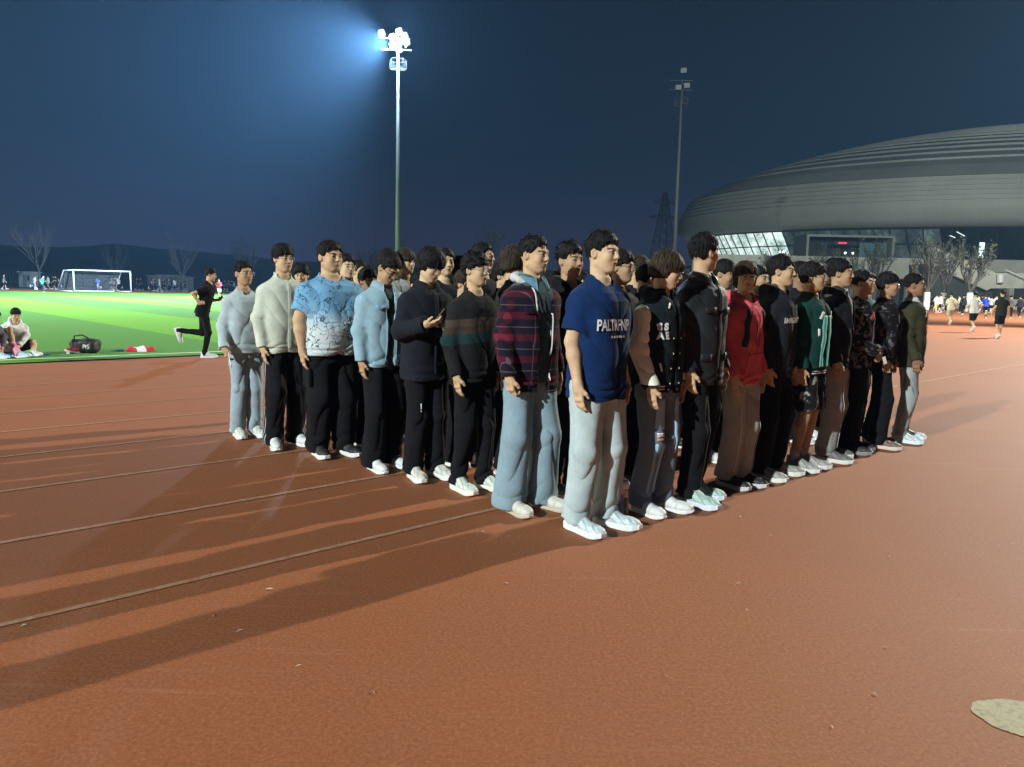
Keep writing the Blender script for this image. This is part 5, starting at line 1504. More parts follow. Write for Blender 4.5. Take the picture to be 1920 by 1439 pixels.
# --- 8 blue tee
def x8(root, top, pants, p, w, fwd, body, hc, Rh):
    wm = plain('white print', (.70, .72, .74), .7)
    text_on(top, 'PALTRFNP', .088, .038, 1.232, wm, root, 'chest_print', .62, bold=.0022)
    text_on(top, '· ▬ · ▬▬ ·'.replace('▬', '-').replace('·', '-'), .05, .01, 1.172, wm, root, 'chest_print', .75)
    c = MB(); pts = []
    bv = bvh_of(pants)
    strip_on(bv, [(.012, .86), (.014, .80)], .007, plain('cord', (.70, .72, .70), .8), root, 'drawstring'); strip_on(bv, [(-.02, .86), (-.045, .78)], .007, plain('cord', (.70, .72, .70), .8), root, 'drawstring')
person(dict(loc=at_px(1110, 990), H=h_from(1110, 990, 435), yaw=-47, seed=18, skin='c', hair='crop', hy=8, hp=2, locks=420, w=1.03,
    top=dict(name='tshirt', mat=cloth((.005, .024, .090), 'tshirt'), sleeve='short', off=.030, hem=.80, sr=(.066, .078, .05), boxy=.65, neck=.069, fold=.007), pants=pnt((.42, .51, .51), r=(.106, .096, .084), cut=.055, fold=.007, cuff=1), shoes=('chunky', (.56, .66, .70), (.70, .74, .74), (.60, .66, .70)),
    fine=.005, hb=.0042, label='tall man in a navy blue printed tee, front corner of the formation', extra=x8))
# --- 9 letterman
def x9(root, top, pants, p, w, fwd, body, hc, Rh):
    wm = plain('white print', (.70, .72, .70), .7)
    text_on(top, 'S S', .062, .135, 1.275, wm, root, 'chest_letters', .85, bold=.004); text_on(top, 'A E', .062, .135, 1.218, wm, root, 'chest_letters', .85, bold=.004)
    bv = bvh_of(top); dots(root, bv, [.042, -.045], [1.20, 1.10, 1.0, .90, .86], .0065, plain('snap white', (.72, .72, .70), .3))
    strip_on(bv, [(.085, .885), (.14, .885)], .010, wm, root, 'hem_stripe'); strip_on(bv, [(.085, .865), (.14, .865)], .010, wm, root, 'hem_stripe')
    strip_on(bv, [(.062, 1.43), (.078, 1.395)], .012, wm, root, 'collar_stripe')
    strip_on(bv, [(.120, .985), (.140, 1.04)], .010, wm, root, 'pocket_trim')
    strip_on(bv, [(-.10, 1.26), (-.10, 1.21)], .014, plain('red patch', (.5, .03, .06)), root, 'patch')
    bv = bvh_of(pants); bl = cloth((.28, .42, .52), 'denim panel', 'denim')
    for (a, b_) in ((.80, .60), (.50, .16)): strip_on(bv, [(.098, a), (.10, (a + b_) / 2), (.105, b_)], .075, bl, root, 'denim_panel', .004)
    strip_on(bv, [(-.07, .80), (-.075, .60), (-.078, .42)], .035, bl, root, 'denim_panel', .004)
    strip_on(bv, [(.072, .56), (.128, .56)], .030, plain('frayed threads', (.62, .62, .56), .9, var=.5, scale=90), root, 'knee_rip', .005); strip_on(bv, [(.072, .53), (.128, .53)], .018, plain('rip skin', (.45, .25, .15), .7), root, 'knee_rip', .005)
person(dict(loc=at_px(1222, 958), H=h_from(1222, 958, 472), yaw=-45, seed=19, skin='a', hair='mop', hcol='l', glasses=1, round=False, hy=22, hp=14,
    top=jac((.012, .018, .022), 'letterman_jacket', 'varsity', dict(c2=(.88, .88, .72), xs=.200, zc=.905), off=.029, hem=.83, open=.018, stand=.016, rib=1, neck=.072, hood=1, hoodr=.8), inner=(cloth((.012, .012, .016), 'shirt'), .018, .85), pants=pnt((.13, .165, .21), 'denim', r=(.100, .090, .082), cut=.05), shoes=('plain', (.70, .71, .69), (.72, .73, .70), (.72, .73, .70)),
    fine=.0055, label='man in a dark varsity jacket with cream sleeves and patched jeans', extra=x9))
# --- 10 tall black jacket, looking away
def x10(root, top, pants, p, w, fwd, body, hc, Rh):
    collar_obj(p, w, root, cloth((.03, .034, .038), 'leather collar', rough=.5, spec=.5), .070, 1.53, .105, 1.47, .4, .05)
    bv = bvh_of(top); strip_on(bv, [(0, 1.42), (0, .82)], .03, cloth((.016, .017, .020), 'placket'), root, 'placket'); dots(root, bv, [.0], [1.36, 1.24, 1.12, 1.0, .88], .006, plain('snap', (.3, .3, .3), .3))
    for s_ in (1, -1): strip_on(bv, [(s_*.06, 1.28), (s_*.14, 1.28)], .04, top.active_material, root, 'pocket_flap', .006); strip_on(bv, [(s_*.08, .98), (s_*.15, .98)], .05, top.active_material, root, 'pocket_flap', .006)
person(dict(loc=at_px(1297, 938), H=h_from(1297, 938, 439), yaw=-45, seed=20, skin='a', hair='crop', hcol='k', hy=75, hp=-2, locks=380, hs=1.02,
    top=jac((.016, .018, .021), 'black_jacket', pk=dict(rough=.62, spec=.22), off=.029, hem=.80, open=.012, neck=.074), pants=bpant(r=(.100, .088, .080), cut=.05), shoes=('chunky', (.40, .56, .50), (.62, .66, .74), (.60, .66, .60)),
    fine=.006, label='tall man in a black jacket with his head turned away', extra=x10))
# --- 11 red hoodie
def x11(root, top, pants, p, w, fwd, body, hc, Rh):
    bv = bvh_of(top)
    for s_ in (1, -1): strip_on(bv, [(s_ * .022, 1.40), (s_ * .026, 1.22), (s_ * .018, 1.12)], .009, cloth((.45, .05, .07), 'cord'), root, 'drawstring', .005)
    strip_on(bv, [(.12, .90), (.095, 1.06), (-.095, 1.06), (-.12, .90)], .010, top.active_material, root, 'pouch_pocket', .004)
    bv2 = bvh_of(pants)
    for s_ in (1, -1): strip_on(bv2, [(s_ * .10 - .01, .80), (s_ * .10, .50), (s_ * .10, .12)], .007, plain('cream piping', (.62, .60, .50)), root, 'piping')
    bpy.context.view_layer.update()
    r = empty('backpack', (0, 0, 0), 0, 'dark green backpack worn by the person in the red hoodie', 'backpack'); r.matrix_world = root.matrix_world.copy()
    s = SDF(); s.box((0, -.215, 1.20), (.13, .065, .19), .05, None, .03); s.box((0, -.285, 1.13), (.10, .03, .11), .03, None, .02); s.disp(lambda P: -.004 * ns(P, 4, 30))
    V, F = polygonize(s, (-.2, -.36, .95), (.2, -.1, 1.45), .01); gm = cloth((.03, .04, .03), 'backpack'); mesh_obj('bag', V, F, gm, r)
    for s_ in (1, -1): strip_on(bv, [(s_ * .095, 1.405), (s_ * .110, 1.32), (s_ * .122, 1.20), (s_ * .13, 1.12)], .036, gm, r, 'shoulder_strap', .005)
person(dict(loc=at_px(1376, 910), H=h_from(1376, 910, 492), yaw=-50, seed=21, w=.95, skin='c', hair='bob', hcol='l', glasses=2, hy=-42, hp=-3, hs=1.0, face=(.98, .9, 1.0),
    top=jac((.64, .11, .13), 'hoodie', off=.029, hem=.82, hood=1, rib=1, neck=.074, fold=.008), pants=pnt((.38, .385, .33), r=(.104, .098, .092), cut=.06, stack=.4), shoes=('chunky', (.018, .018, .02), (.5, .5, .5), (.04, .04, .04)),
    fine=.006, label='long-haired person in a red hoodie looking towards the viewer', extra=x11))
# --- 12 black printed hoodie
def x12(root, top, pants, p, w, fwd, body, hc, Rh):
    text_on(top, 'IMMIGRANT', .060, .035, 1.265, plain('grey print', (.52, .53, .52), .7), root, 'chest_print', .80, bold=.001)
    bv = bvh_of(top)
    m = MB(); 
person(dict(loc=at_px(1440, 893), H=h_from(1440, 893, 480), yaw=-37, seed=22, w=0.95, skin='a', hair='crop', hcol='k', hy=10, hp=0, locks=420,
    top=jac((.016, .018, .024), 'hoodie', off=.029, hem=.82, hood=1, hoodr=.9, rib=1, neck=.076), pants=bpant(r=(.100, .090, .086), cut=.05), shoes=('chunky', (.34, .34, .30), (.66, .68, .60), (.62, .62, .56)),
    fine=.0065, label='man in a black hoodie with white chest lettering and grey trainers', extra=x12))
# --- 13 green varsity, shorts
def x13(root, top, pants, p, w, fwd, body, hc, Rh):
    bv = bvh_of(top); gm = cloth((.13, .44, .37), 'satin panel', rough=.6); wm = plain('white print', (.62, .66, .62), .7)
    for s_ in (1, -1):
        strip_on(bv, [(s_ * .052, 1.33), (s_ * .060, 1.10), (s_ * .060, .90)], .062, gm, root, 'front_panel', .004)
        strip_on(bv, [(s_ * .085, 1.36), (s_ * .11, 1.30)], .03, wm, root, 'chest_patch', .005); strip_on(bv, [(s_ * .118, 1.22), (s_ * .120, 1.16)], .022, wm, root, 'chest_patch', .005)
    strip_on(bv, [(-.14, .862), (.14, .862)], .008, wm, root, 'hem_stripe'); strip_on(bv, [(-.14, .845), (.14, .845)], .008, wm, root, 'hem_stripe')
    for i in (0, 1):
        m = MB(); a = p['an'][i]; m.tube([(a[0], a[1] + .004, .085), (a[0], a[1] + .003, .19)], [.042, .041], 14); m.build('sock', cloth((.50, .50, .46), 'sock'), root, True)
person(dict(loc=at_px(1500, 878), H=h_from(1500, 878, 493), yaw=-42, seed=23, skin='b', hair='fringe', hcol='k', glasses=2, round=False, hy=14, w=1.03,
    top=jac((.010, .046, .038), 'varsity_jacket', off=.029, hem=.83, open=.016, stand=.016, rib=1, neck=.072), inner=(cloth((.02, .025, .025), 'shirt'), .018, .85), pants=dict(mat=cloth((.02, .022, .024), 'shorts', 'camo', c2=(.03, .03, .03), c3=(.30, .30, .28)), r=(.110, .118, .1), shorts=1), shoes=('chunky', (.36, .35, .33), (.60, .60, .57), (.6, .6, .58)),
    fine=.0065, label='man in a dark green varsity jacket and black shorts', extra=x13))
# --- 14 black jacket over grey
def x14(root, top, pants, p, w, fwd, body, hc, Rh):
    bv = bvh_of(pants)
    for s_ in (1, -1): strip_on(bv, [(s_ * .10 - .02, .80), (s_ * .10 - .01, .50), (s_ * .10, .12)], .006, plain('cream piping', (.62, .60, .50)), root, 'piping')
person(dict(loc=at_px(1550, 860), H=h_from(1550, 860, 487), yaw=-35, seed=24, w=0.95, skin='b', hair='crop', hcol='k', hy=8, hs=1.02,
    top=jac((.014, .015, .018), 'black_jacket', off=.029, hem=.83, open=.035, neck=.078, hood=1, hoodr=.7), inner=(cloth((.34, .38, .38), 'zip_top'), .022, .82, 'zip_top'), pants=pnt((.32, .32, .30), r=(.104, .098, .090), cut=.05), shoes=('chunky', (.16, .15, .14), (.62, .62, .58), (.5, .5, .5)),
    fine=.007, label='man in a black jacket open over a pale grey zip top', extra=x14))
# --- 15 clasped hands, red and grey pattern
def x15(root, top, pants, p, w, fwd, body, hc, Rh):
    def f(nm):
        m = MB(); m.box((-.075, -.001, -.035), (.075, .001, .035)); return m.build(nm, plain('paper', (.72, .74, .72), .8), None)
    q = (p['wr'][0] + p['wr'][1]) / 2; held('folded_paper', 'small folded white paper in the clasped hands of the man in patterned sleeves', 'paper', root, f, (q[0] + .06, q[1] + .08, q[2] - .07), Matrix.Rotation(.3, 4, 'X'))
    bv = bvh_of(top); strip_on(bv, [(.05, 1.36), (.10, 1.30)], .05, cloth((.30, .07, .05), 'patch'), root, 'chest_patch', .004); strip_on(bv, [(.0, 1.32), (.02, 1.0)], .07, cloth((.14, .13, .14), 'patch'), root, 'front_panel', .004)
person(dict(loc=at_px(1592, 846), H=h_from(1592, 846, 507), yaw=-35, seed=25, w=0.94, skin='b', hair='short', hcol='k', hy=10, pose='clasp', glasses=2,
    top=jac((.02, .015, .015), 'patterned_shirt', 'camo', dict(c2=(.16, .15, .13), c3=(.26, .24, .21)), off=.032, hem=.84, neck=.072), pants=bpant(r=(.100, .094, .10), cut=.02), shoes=('chunky', (.03, .03, .03), (.2, .2, .2), (.05, .05, .05)),
    fine=.007, label='man with clasped hands in a dark patterned shirt', extra=x15))
# --- 16 black patterned jacket
def x16(root, top, pants, p, w, fwd, body, hc, Rh):
    collar_obj(p, w, root, top.active_material, .070, 1.52, .100, 1.47, .45, .045)
person(dict(loc=at_px(1640, 836), H=h_from(1640, 836, 511), yaw=-34, seed=26, w=0.94, skin='b', hair='fringe', hcol='k', hy=10, glasses=2, hp=2, pose='fist',
    top=jac((.012, .012, .015), 'patterned_jacket', 'camo', dict(c2=(.035, .035, .042), c3=(.14, .14, .15)), off=.029, hem=.84, neck=.074), pants=bpant(r=(.100, .098, .10), cut=.045), shoes=('chunky', (.20, .13, .10), (.62, .52, .44), (.3, .2, .18)),
    fine=.007, label='man in a black jacket covered in grey lettering-like pattern', extra=x16))
# --- 17 olive jacket
def x17(root, top, pants, p, w, fwd, body, hc, Rh):
    bv = bvh_of(top); strip_on(bv, [(.03, 1.40), (.03, .82)], .01, plain('zip', (.2, .2, .16), .4), root, 'zip_tape')
    strip_on(bv, [(.085, 1.38), (.10, 1.32)], .006, plain('cream piping', (.62, .60, .50)), root, 'shoulder_trim')
person(dict(loc=at_px(1690, 826), H=h_from(1690, 826, 513), yaw=-31, seed=27, w=0.95, skin='d', hair='short', hcol='k', hy=6,
    top=jac((.045, .045, .025), 'olive_jacket', off=.040, hem=.80, neck=.078, open=.012, flare=.012), inner=(cloth((.5, .52, .5), 'tshirt'), .020, .86, 'tshirt'), pants=pnt((.33, .37, .36), r=(.094, .080, .074), cut=.06, fold=.009), shoes=('chunky', (.60, .70, .72), (.70, .76, .78), (.68, .72, .72)),
    fine=.007, label='man in a loose olive jacket, rightmost of the formation', extra=x17))

# ------------------------------------------------------------ heads and legs behind the two outer files
G_BACK = 'students in the inner ranks'
def back(px, y, top, label, hair='crop', yaw=-33, hy=0, hp=0, glasses=0, tp=None, skin='a', hcol='k', seed=0, w=1.0, shoes=None, pants=None, smile=0, H=None, **k):
    # stand exactly on the nearest rank (a rank runs along the lanes)
    kx = ray(px, 540, 1.0).x; e1, e2, o0 = Vector((.398, .357)), Vector((-.438, .379)), Vector((.50, 4.84)); best = None
    for j in range(1, 9):
        o = o0 + e2 * j; t = (kx * o.y - o.x) / (e1.x - kx * e1.y); yy = o.y + t * e1.y
        if best is None or abs(yy - y) < abs(best - y): best = yy
    y = best; q = ray(px, 540, y); Hh = min(1.92, max(1.60, H or h_at(px, y, top)))
    hy += 10 * math.sin(seed * 2.7); yaw -= 6 + 6 * math.sin(seed * 1.3)
    tp = tp or jac((.014, .014, .017))
    return person(dict(loc=(q.x, y), H=Hh, yaw=yaw, seed=100 + seed, w=w, skin=skin, hair=hair, hcol=hcol, hy=hy, hp=hp, glasses=glasses, smile=smile, top=tp,
        pants=pants or bpant(), shoes=shoes or white_shoe, fine=.011, hb=.0068, hh=.0075, locks=150, label=label, group=G_BACK, **k))
B_ = []
B_.append(back(566, 8.3, 497, 'smiling curly-haired man in a pale jacket looking out behind the sage bomber', 'curly', -60, -18, 6, tp=jac((.40, .45, .40), stand=.03), smile=1, seed=1, shoes=('chunky', (.10, .07, .06), (.1, .08, .07), (.1, .1, .1))))
B_.append(back(650, 7.6, 478, 'man with clear glasses mostly hidden by the head of the heavily built man', 'crop', -35, 0, 0, 2, skin='c', seed=2))
B_.append(back(674, 8.1, 489, 'smiling man with glasses in a black puffer jacket', 'short', -35, -6, 0, 1, tp=jac((.010, .010, .012), off=.055, hood=1, hoodr=1.3, pk=dict(rough=.45, spec=.6)), skin='c', smile=1, seed=3, w=1.05))
B_.append(back(729, 7.7, 467, 'tall man whose shaved hairline shows above the bowed head in denim', 'short', -34, 0, 0, seed=4, tp=jac((.25, .26, .26))))
B_.append(back(760, 8.3, 469, 'man with brown tousled fringe behind the denim jacket', 'mop', -35, -4, 0, hcol='l', seed=5, tp=jac((.30, .31, .31), open=.03)))
B_.append(back(834, 7.1, 467, 'tall man in black directly behind the man with the phone', 'crop', -38, -8, 0, seed=6, skin='c', tp=jac((.012, .016, .018))))
B_.append(back(866, 6.9, 485, 'curly-haired man facing away with a grey hood, behind the striped sweater', 'curly', 20, 30, 0, seed=7, tp=jac((.20, .21, .22), hood=1)))
B_.append(back(904, 7.2, 456, 'tallest inner-rank man with cropped hair above the striped sweater', 'short', -28, 6, 0, seed=8, tp=jac((.02, .02, .024))))
B_.append(back(965, 6.0, 464, 'man with a brown bowl cut facing away behind the plaid jacket', 'mop', 5, 20, 0, seed=9, hcol='l', tp=jac((.03, .03, .035))))
B_.append(back(945, 6.7, 492, 'man whose ear and cheek show left of the brown bowl cut', 'fringe', -30, 0, 0, seed=10, tp=jac((.015, .015, .018), stand=.03)))
B_.append(back(1068, 5.6, 457, 'man in a black jacket between the plaid jacket and the blue tee', 'swept', -34, 2, 0, seed=11, skin='b', tp=jac((.010, .010, .012), hood=1, hoodr=.9), shoes=('chunky', (.12, .12, .08), (.6, .6, .5), (.5, .5, .4))))
B_.append(back(1163, 5.95, 471, 'curly-haired man with glasses close behind the face of the blue tee wearer', 'curly', -32, -2, 0, 1, seed=12, skin='b', shoes=('chunky', (.02, .02, .02), (.2, .2, .2), (.1, .1, .1)), tp=jac((.05, .05, .045))))
B_.append(back(1192, 6.6, 481, 'man with brownish hair lowering his head behind the varsity jacket', 'fringe', -25, 8, 8, seed=13, hcol='l'))
B_.append(back(1208, 6.0, 496, 'man with a high black collar whose ear shows left of the varsity jacket', 'crop', 0, 24, 12, seed=14, tp=jac((.010, .010, .012), stand=.045, off=.045)))
B_.append(back(1349, 6.75, 487, 'man in black looking down between the tall man and the red hoodie', 'crop', -33, 6, 18, seed=15, skin='b', tp=jac((.03, .03, .032))))
B_.append(back(1421, 7.5, 500, 'dark-haired man hidden behind the red hoodie wearer', 'crop', -30, 0, 0, seed=16, skin='b'))
B_.append(back(1500, 7.9, 492, 'man whose black hair shows above the green varsity jacket wearer', 'crop', -30, 0, 0, seed=17, skin='d'))
B_.append(back(1533, 8.2, 496, 'man with wavy black hair between the green varsity jacket and the black jacket', 'curly', -30, 0, 0, seed=18, skin='d'))
B_.append(back(1562, 7.7, 486, 'man just behind the head of the man in the open black jacket', 'crop', -30, 0, 0, seed=19, skin='d'))
B_.append(back(1626, 8.5, 512, 'man with glasses in a teal shirt behind the man with clasped hands', 'short', -30, 4, 0, 2, seed=20, skin='b', tp=jac((.08, .16, .20), 'shirt')))
# people fully inside the block: only their shoes, trousers and hair tops show
rr = random.Random(8)
occ = [(o.location.x, o.location.y) for o in bpy.data.objects if o.parent is None and o.name.startswith('person')]
def copy_tree(o, parent=None):
    c = o.copy(); C.objects.link(c); c.parent = parent
    for ch in o.children: copy_tree(ch, c)
    return c
e1, e2, o0 = Vector((.398, .357)), Vector((-.438, .379)), Vector((.50, 4.84))
src = [B_[k] for k in (5, 12, 3, 16, 17)]
sh_cols = [(.68, .70, .69), (.02, .02, .022), (.05, .30, .20), (.60, .68, .60), (.30, .30, .28), (.70, .70, .68)]
tp_cols = [BLK, (.03, .035, .045), (.10, .10, .11), (.020, .018, .016), (.02, .03, .05)]
num = ['first', 'second', 'third', 'fourth', 'fifth', 'sixth', 'seventh', 'eighth', 'ninth', 'tenth']
for j in range(1, 7):
    for i in range(1, 9):
        q = o0 + e1 * i + e2 * j + e1 * rr.uniform(-.09, .09) + e2 * rr.uniform(-.03, .03)
        if min(math.hypot(q.x - a, q.y - b_) for a, b_ in occ) < .37: continue
        if i + j > 11: continue
        s_ = src[rr.randrange(len(src))]; c = copy_tree(s_); c.location = (q.x, q.y, 0); c.rotation_euler.z = math.radians(-33 + rr.uniform(-8, 8) - 90)
        k = rr.uniform(.905, .945) * 1.75 / 1.75; c.scale = (k, k, k)
        c['label'] = 'dark-clad student inside the block, %s from the left file and %s rank back' % (num[i - 1], num[j - 1]); occ.append((q.x, q.y))
        cs = sh_cols[rr.randrange(6)]; ct = tp_cols[rr.randrange(5)]
        for ch in c.children:
            if ch.name.startswith('shoe'): ch.material_slots[0].material = plain('shoe upper', cs, .55, var=.08, scale=30)
            if ch.name.startswith('jacket'): ch.material_slots[0].link = 'OBJECT'; ch.material_slots[0].material = cloth(ct, 'jacket')
# ------------------------------------------------------------ bottle by the front row, pitch-side people and things
def bottle():
    q = gp(1166, 977); r = empty('water_bottle', (q.x, q.y, 0), .4, 'clear water bottle with white cap and blue label standing on the track', 'bottle')
    m_, n, l, b = nmat('clear plastic'); b.inputs['Base Color'].default_value = (.55, .50, .45, 1); b.inputs['Transmission Weight'].default_value = .75; b.inputs['Roughness'].default_value = .08; b.inputs['IOR'].default_value = 1.25
    prof_ = [(0, 0), (.034, .0), (.036, .01), (.036, .19), (.030, .215), (.030, .222)]
    m = MB(); n_ = 20; V = [(r_ * math.cos(2*math.pi*k/n_), r_ * math.sin(2*math.pi*k/n_), z) for r_, z in prof_ for k in range(n_)]
    m.add(V, [(i*n_+k, i*n_+(k+1) % n_, (i+1)*n_+(k+1) % n_, (i+1)*n_+k) for i in range(len(prof_)-1) for k in range(n_)]); m.build('body', m_, r, True)
    m = MB(); m.tube([(0, 0, .218), (0, 0, .222), (0, 0, .262), (0, 0, .268)], [.030, .035, .035, .028], 20); m.build('cap', plain('bottle cap', (.75, .77, .78), .35), r, True)
    m = MB()
    V = []; 
    for z in (.03, .185):
        for k in range(7): a = math.radians(170 + k * 14); V.append((.0368 * math.cos(a), .0368 * math.sin(a), z))
    m.add(V, [(k, k + 1, k + 8, k + 7) for k in range(6)]); lm, n, l, b = nmat('bottle label'); v = texco(n)
    l.new(ramp(n, l, noise(n, l, v, 90, 2, .5, 2), [(.45, (.03, .06, .25)), (.5, (.03, .06, .25)), (.52, (.5, .6, .75))], 'CONSTANT'), b.inputs['Base Color']); m.build('label', lm, r, True)
    m = MB(); m.tube([(0, 0, .004), (0, 0, .15)], .031, 16); m.build('water', plain('water shade', (.10, .06, .045), .2), r, True)
bottle()

def sock(root, p):
    a, k = p['an'][0], p['kn'][0]; m = MB(); m.tube([tuple(a), tuple(a + (k - a) * .42)], [.046, .056], 14); m.build('sock', cloth((.75, .10, .42), 'sock'), root, True)
def cheap(sp, **k):
    d = dict(fine=.017, hb=.012, hh=.012, locks=0, hair='crop'); d.update(sp); d.update(k); return person(d)
# runner in black crossing behind the left end
q = gp(383, 671)
person(dict(loc=(q.x, q.y), H=1.74, yaw=12, seed=60, pose='run', hair='crop', skin='a', top=dict(name='tshirt', mat=cloth(BLK, 'tshirt'), sleeve='short', off=.024, hem=.86, sr=(.066, .070, .05)),
    pants=bpant(r=(.088, .066, .052), cut=.02), shoes=('chunky', (.66, .68, .68), (.74, .75, .74), (.7, .7, .7)), fine=.009, hb=.006, hh=.007, locks=80, label='man in black running along the edge of the pitch'))
# seated man changing shoes at the left edge
q = gp(30, 668)
person(dict(loc=(q.x, q.y), H=1.74, yaw=-42, seed=61, pose='sit', hair='fringe', skin='a', hp=-6, z=.022, top=jac((.66, .69, .70), 'hoodie', off=.040, hem=.88, hood=1, hoodr=.9),
    pants=dict(mat=cloth((.05, .015, .02), 'shorts'), r=(.100, .095, .09), shorts=1), shoes=('chunky', (.66, .68, .70), (.7, .7, .7), (.7, .7, .7)), fine=.010, hb=.007, hh=.008, locks=80, label='man in a white hoodie sitting on the turf putting on a shoe',
    extra=lambda root, top, pants, p, w, fwd, body, hc, Rh: sock(root, p)))

q = gp(-14, 672)
person(dict(loc=(q.x, q.y), H=1.70, yaw=-20, seed=62, pose='sit', hair='crop', skin='a', z=.022, top=jac((.10, .10, .12), 'jacket', off=.036, hem=.88), pants=pnt((.70, .28, .42), r=(.09, .075, .065)),
    shoes=('chunky', (.45, .68, .78), (.7, .75, .78), (.7, .7, .7)), fine=.013, hb=.009, hh=.01, locks=40, label='seated person in pink leggings and light blue shoes cut off by the left edge'))
def blob_obj(name, build, lo, hi, h, mat, parent=None):
    s = SDF(); build(s); V, F = polygonize(s, lo, hi, h); return mesh_obj(name, V, F, mat, parent)
def at_turf(px, py): q = gp(px, py); return (q.x, q.y, .0235)
def towel(name, px, py, L, W_, h_, mat, label, cat, rz=.3, seed=0, lump=1.0):
    n_ = 26; V = []; F = []; r_ = np.random.RandomState(seed)
    for i in range(n_):
        for j in range(n_):
            u_, v_ = i / (n_-1) * 2 - 1, j / (n_-1) * 2 - 1; x, y = u_ * L * (1 + .12 * math.sin(3*v_+seed)), v_ * W_ * (1 + .15 * math.sin(4*u_+seed))
            e = max(0, 1 - max(abs(u_), abs(v_)) ** 4); P = np.array([[x, y, 0.]], np.float32)
            z = h_ * e * (.45 + .55 * lump * float(abs(ns(P * 1.0, seed, 9)[0]))) + .004
            V.append((x, y, z))
    F = [(i*n_+j, (i+1)*n_+j, (i+1)*n_+j+1, i*n_+j+1) for i in range(n_-1) for j in range(n_-1)]
    b_ = len(V); V += [(x, y, 0) for x, y, z in V[:b_]]; F += [(b_+i*n_+j, b_+i*n_+j+1, b_+(i+1)*n_+j+1, b_+(i+1)*n_+j) for i in range(n_-1) for j in range(n_-1)]
    for i in range(n_-1):
        for a, c in (((i*n_), ((i+1)*n_)), ((i+1)*n_+n_-1, i*n_+n_-1), (i+1, i), ((n_-1)*n_+i, (n_-1)*n_+i+1)): F.append((a, c, c + b_, a + b_))
    o = mesh_obj(name, V, F, mat); o.location = at_turf(px, py); o.rotation_euler.z = rz; return tag(o, label, cat)
towel('towel', 45, 669, .42, .14, .05, cloth((.02, .10, .34), 'towel'), 'flat blue cloth on the turf in front of the seated man', 'cloth', .1, 3)
towel('towel', 228, 661, .16, .07, .04, cloth((.03, .16, .55), 'towel'), 'small blue cloth on the turf left of the red and white bundle', 'cloth', .1, 5)
tm, n, l, b = nmat('two-colour cloth'); v = texco(n); X, Y, Z = sepxyz(n, l, v)
l.new(mixc(n, l, math_(n, l, 'LESS_THAN', math_(n, l, 'ABSOLUTE', math_(n, l, 'ADD', X, math_(n, l, 'MULTIPLY', Y, .6))), .095), (.55, .02, .05), (.78, .78, .78)), b.inputs['Base Color']); b.inputs['Roughness'].default_value = .9
towel('jersey_bundle', 262, 661, .26, .16, .14, tm, 'crumpled red and white jersey lying on the turf', 'jersey', .15, 7)
def bag():
    x, y, z = at_turf(161, 664); r = empty('sports_bag', (x, y, z), .05, 'black sports bag with white lettering lying on the turf', 'bag'); bm_ = cloth((.012, .013, .015), 'bag', rough=.6, spec=.4)
    def bd(s): s.box((0, 0, .14), (.27, .15, .13), .09, None, .03); s.box((.10, -.12, .15), (.13, .06, .10), .05, None, .04); s.disp(lambda P: -.012 * ns(P, 3, 16) - .006 * crease(P[:, 0] * 30 + 2 * ns(P, 4, 9)))
    o = blob_obj('body', bd, (-.34, -.24, 0), (.34, .22, .32), .012, bm_, r)
    m = MB(); m.tube([(-.16, -.10, .25), (-.14, -.14, .34), (.02, -.15, .36), (.12, -.12, .30)], .014, 6); m.build('handle', bm_, r, True)
    m = MB(); m.tube([(-.22, 0, .275), (0, .01, .285), (.22, 0, .275)], .006, 5); m.build('zip', plain('zip steel', (.3, .3, .3), .3, .8), r, True)
    m = MB(); w = .012
    for k, (sx_, pts) in enumerate(((.05, [(0,0),(0,.07),(.035,.07),(.035,.035),(0,.035)]), (.10, [(0,0),(0,.07)]), (.125, [(.035,.07),(0,.07),(0,.035),(.035,.035),(.035,0),(0,0)]))):
        for a, c in zip(pts[:-1], pts[1:]): m.tube([(sx_ + a[0], -.192, .10 + a[1]), (sx_ + c[0], -.192, .10 + c[1])], .0075, 5)
    m.build('lettering', plain('bag print', (.75, .76, .76), .6), r)
bag()
for k, (px, lab) in enumerate(((131, 'red and white trainer lying beside the black sports bag, the left one'), (142, 'red and white trainer against the black sports bag, the right one'))):
    x, y, z = at_turf(px, 665); r = empty('trainer', (x, y, z), .2 + k * 2.2, lab, 'shoe', 'loose trainers beside the bag'); ms_ = shoe_meshes('chunky')
    place(ms_[0], 'upper', plain('shoe upper', (.50, .04, .06), .6), r, Matrix.Rotation(.2, 4, 'X')); place(ms_[1], 'sole', plain('shoe sole', (.72, .72, .70), .6), r, Matrix.Rotation(.2, 4, 'X'))

# ---- joggers and walkers in the distance: a few built, the rest copies in other clothes
GR, GL = 'joggers on the right beyond the track', 'students beyond the far end of the pitch'
def mini(px, py, yaw, pose_, tc_, pc_, label, short=True, sl='short', H=1.74, seed=70, group=GR, lod=1.0):
    q = gp(px, py)
    return person(dict(loc=(q.x, q.y), H=H, yaw=yaw, seed=seed, pose=pose_, hair='crop', skin='a', locks=0, hh=.013 * lod, hb=.011 * lod, fine=.013 * lod, group=group, label=label,
        top=dict(name='tshirt', mat=cloth(tc_, 'tshirt'), sleeve=sl, off=.034, hem=.84, sr=(.068, .078 if sl == 'short' else .062, .05)),
        pants=dict(mat=cloth(pc_, 'shorts'), r=(.100, .105, .1) if short else (.09, .075, .06), shorts=1 if short else 0), shoes=('chunky', (.70, .71, .70), (.74, .74, .72), (.7, .7, .7))))
R0 = mini(1872, 634.5, 78, 'walk', (.020, .026, .022), (.010, .012, .018), 'walker in a black tee and long black shorts, nearest of the joggers', seed=70, H=1.8)
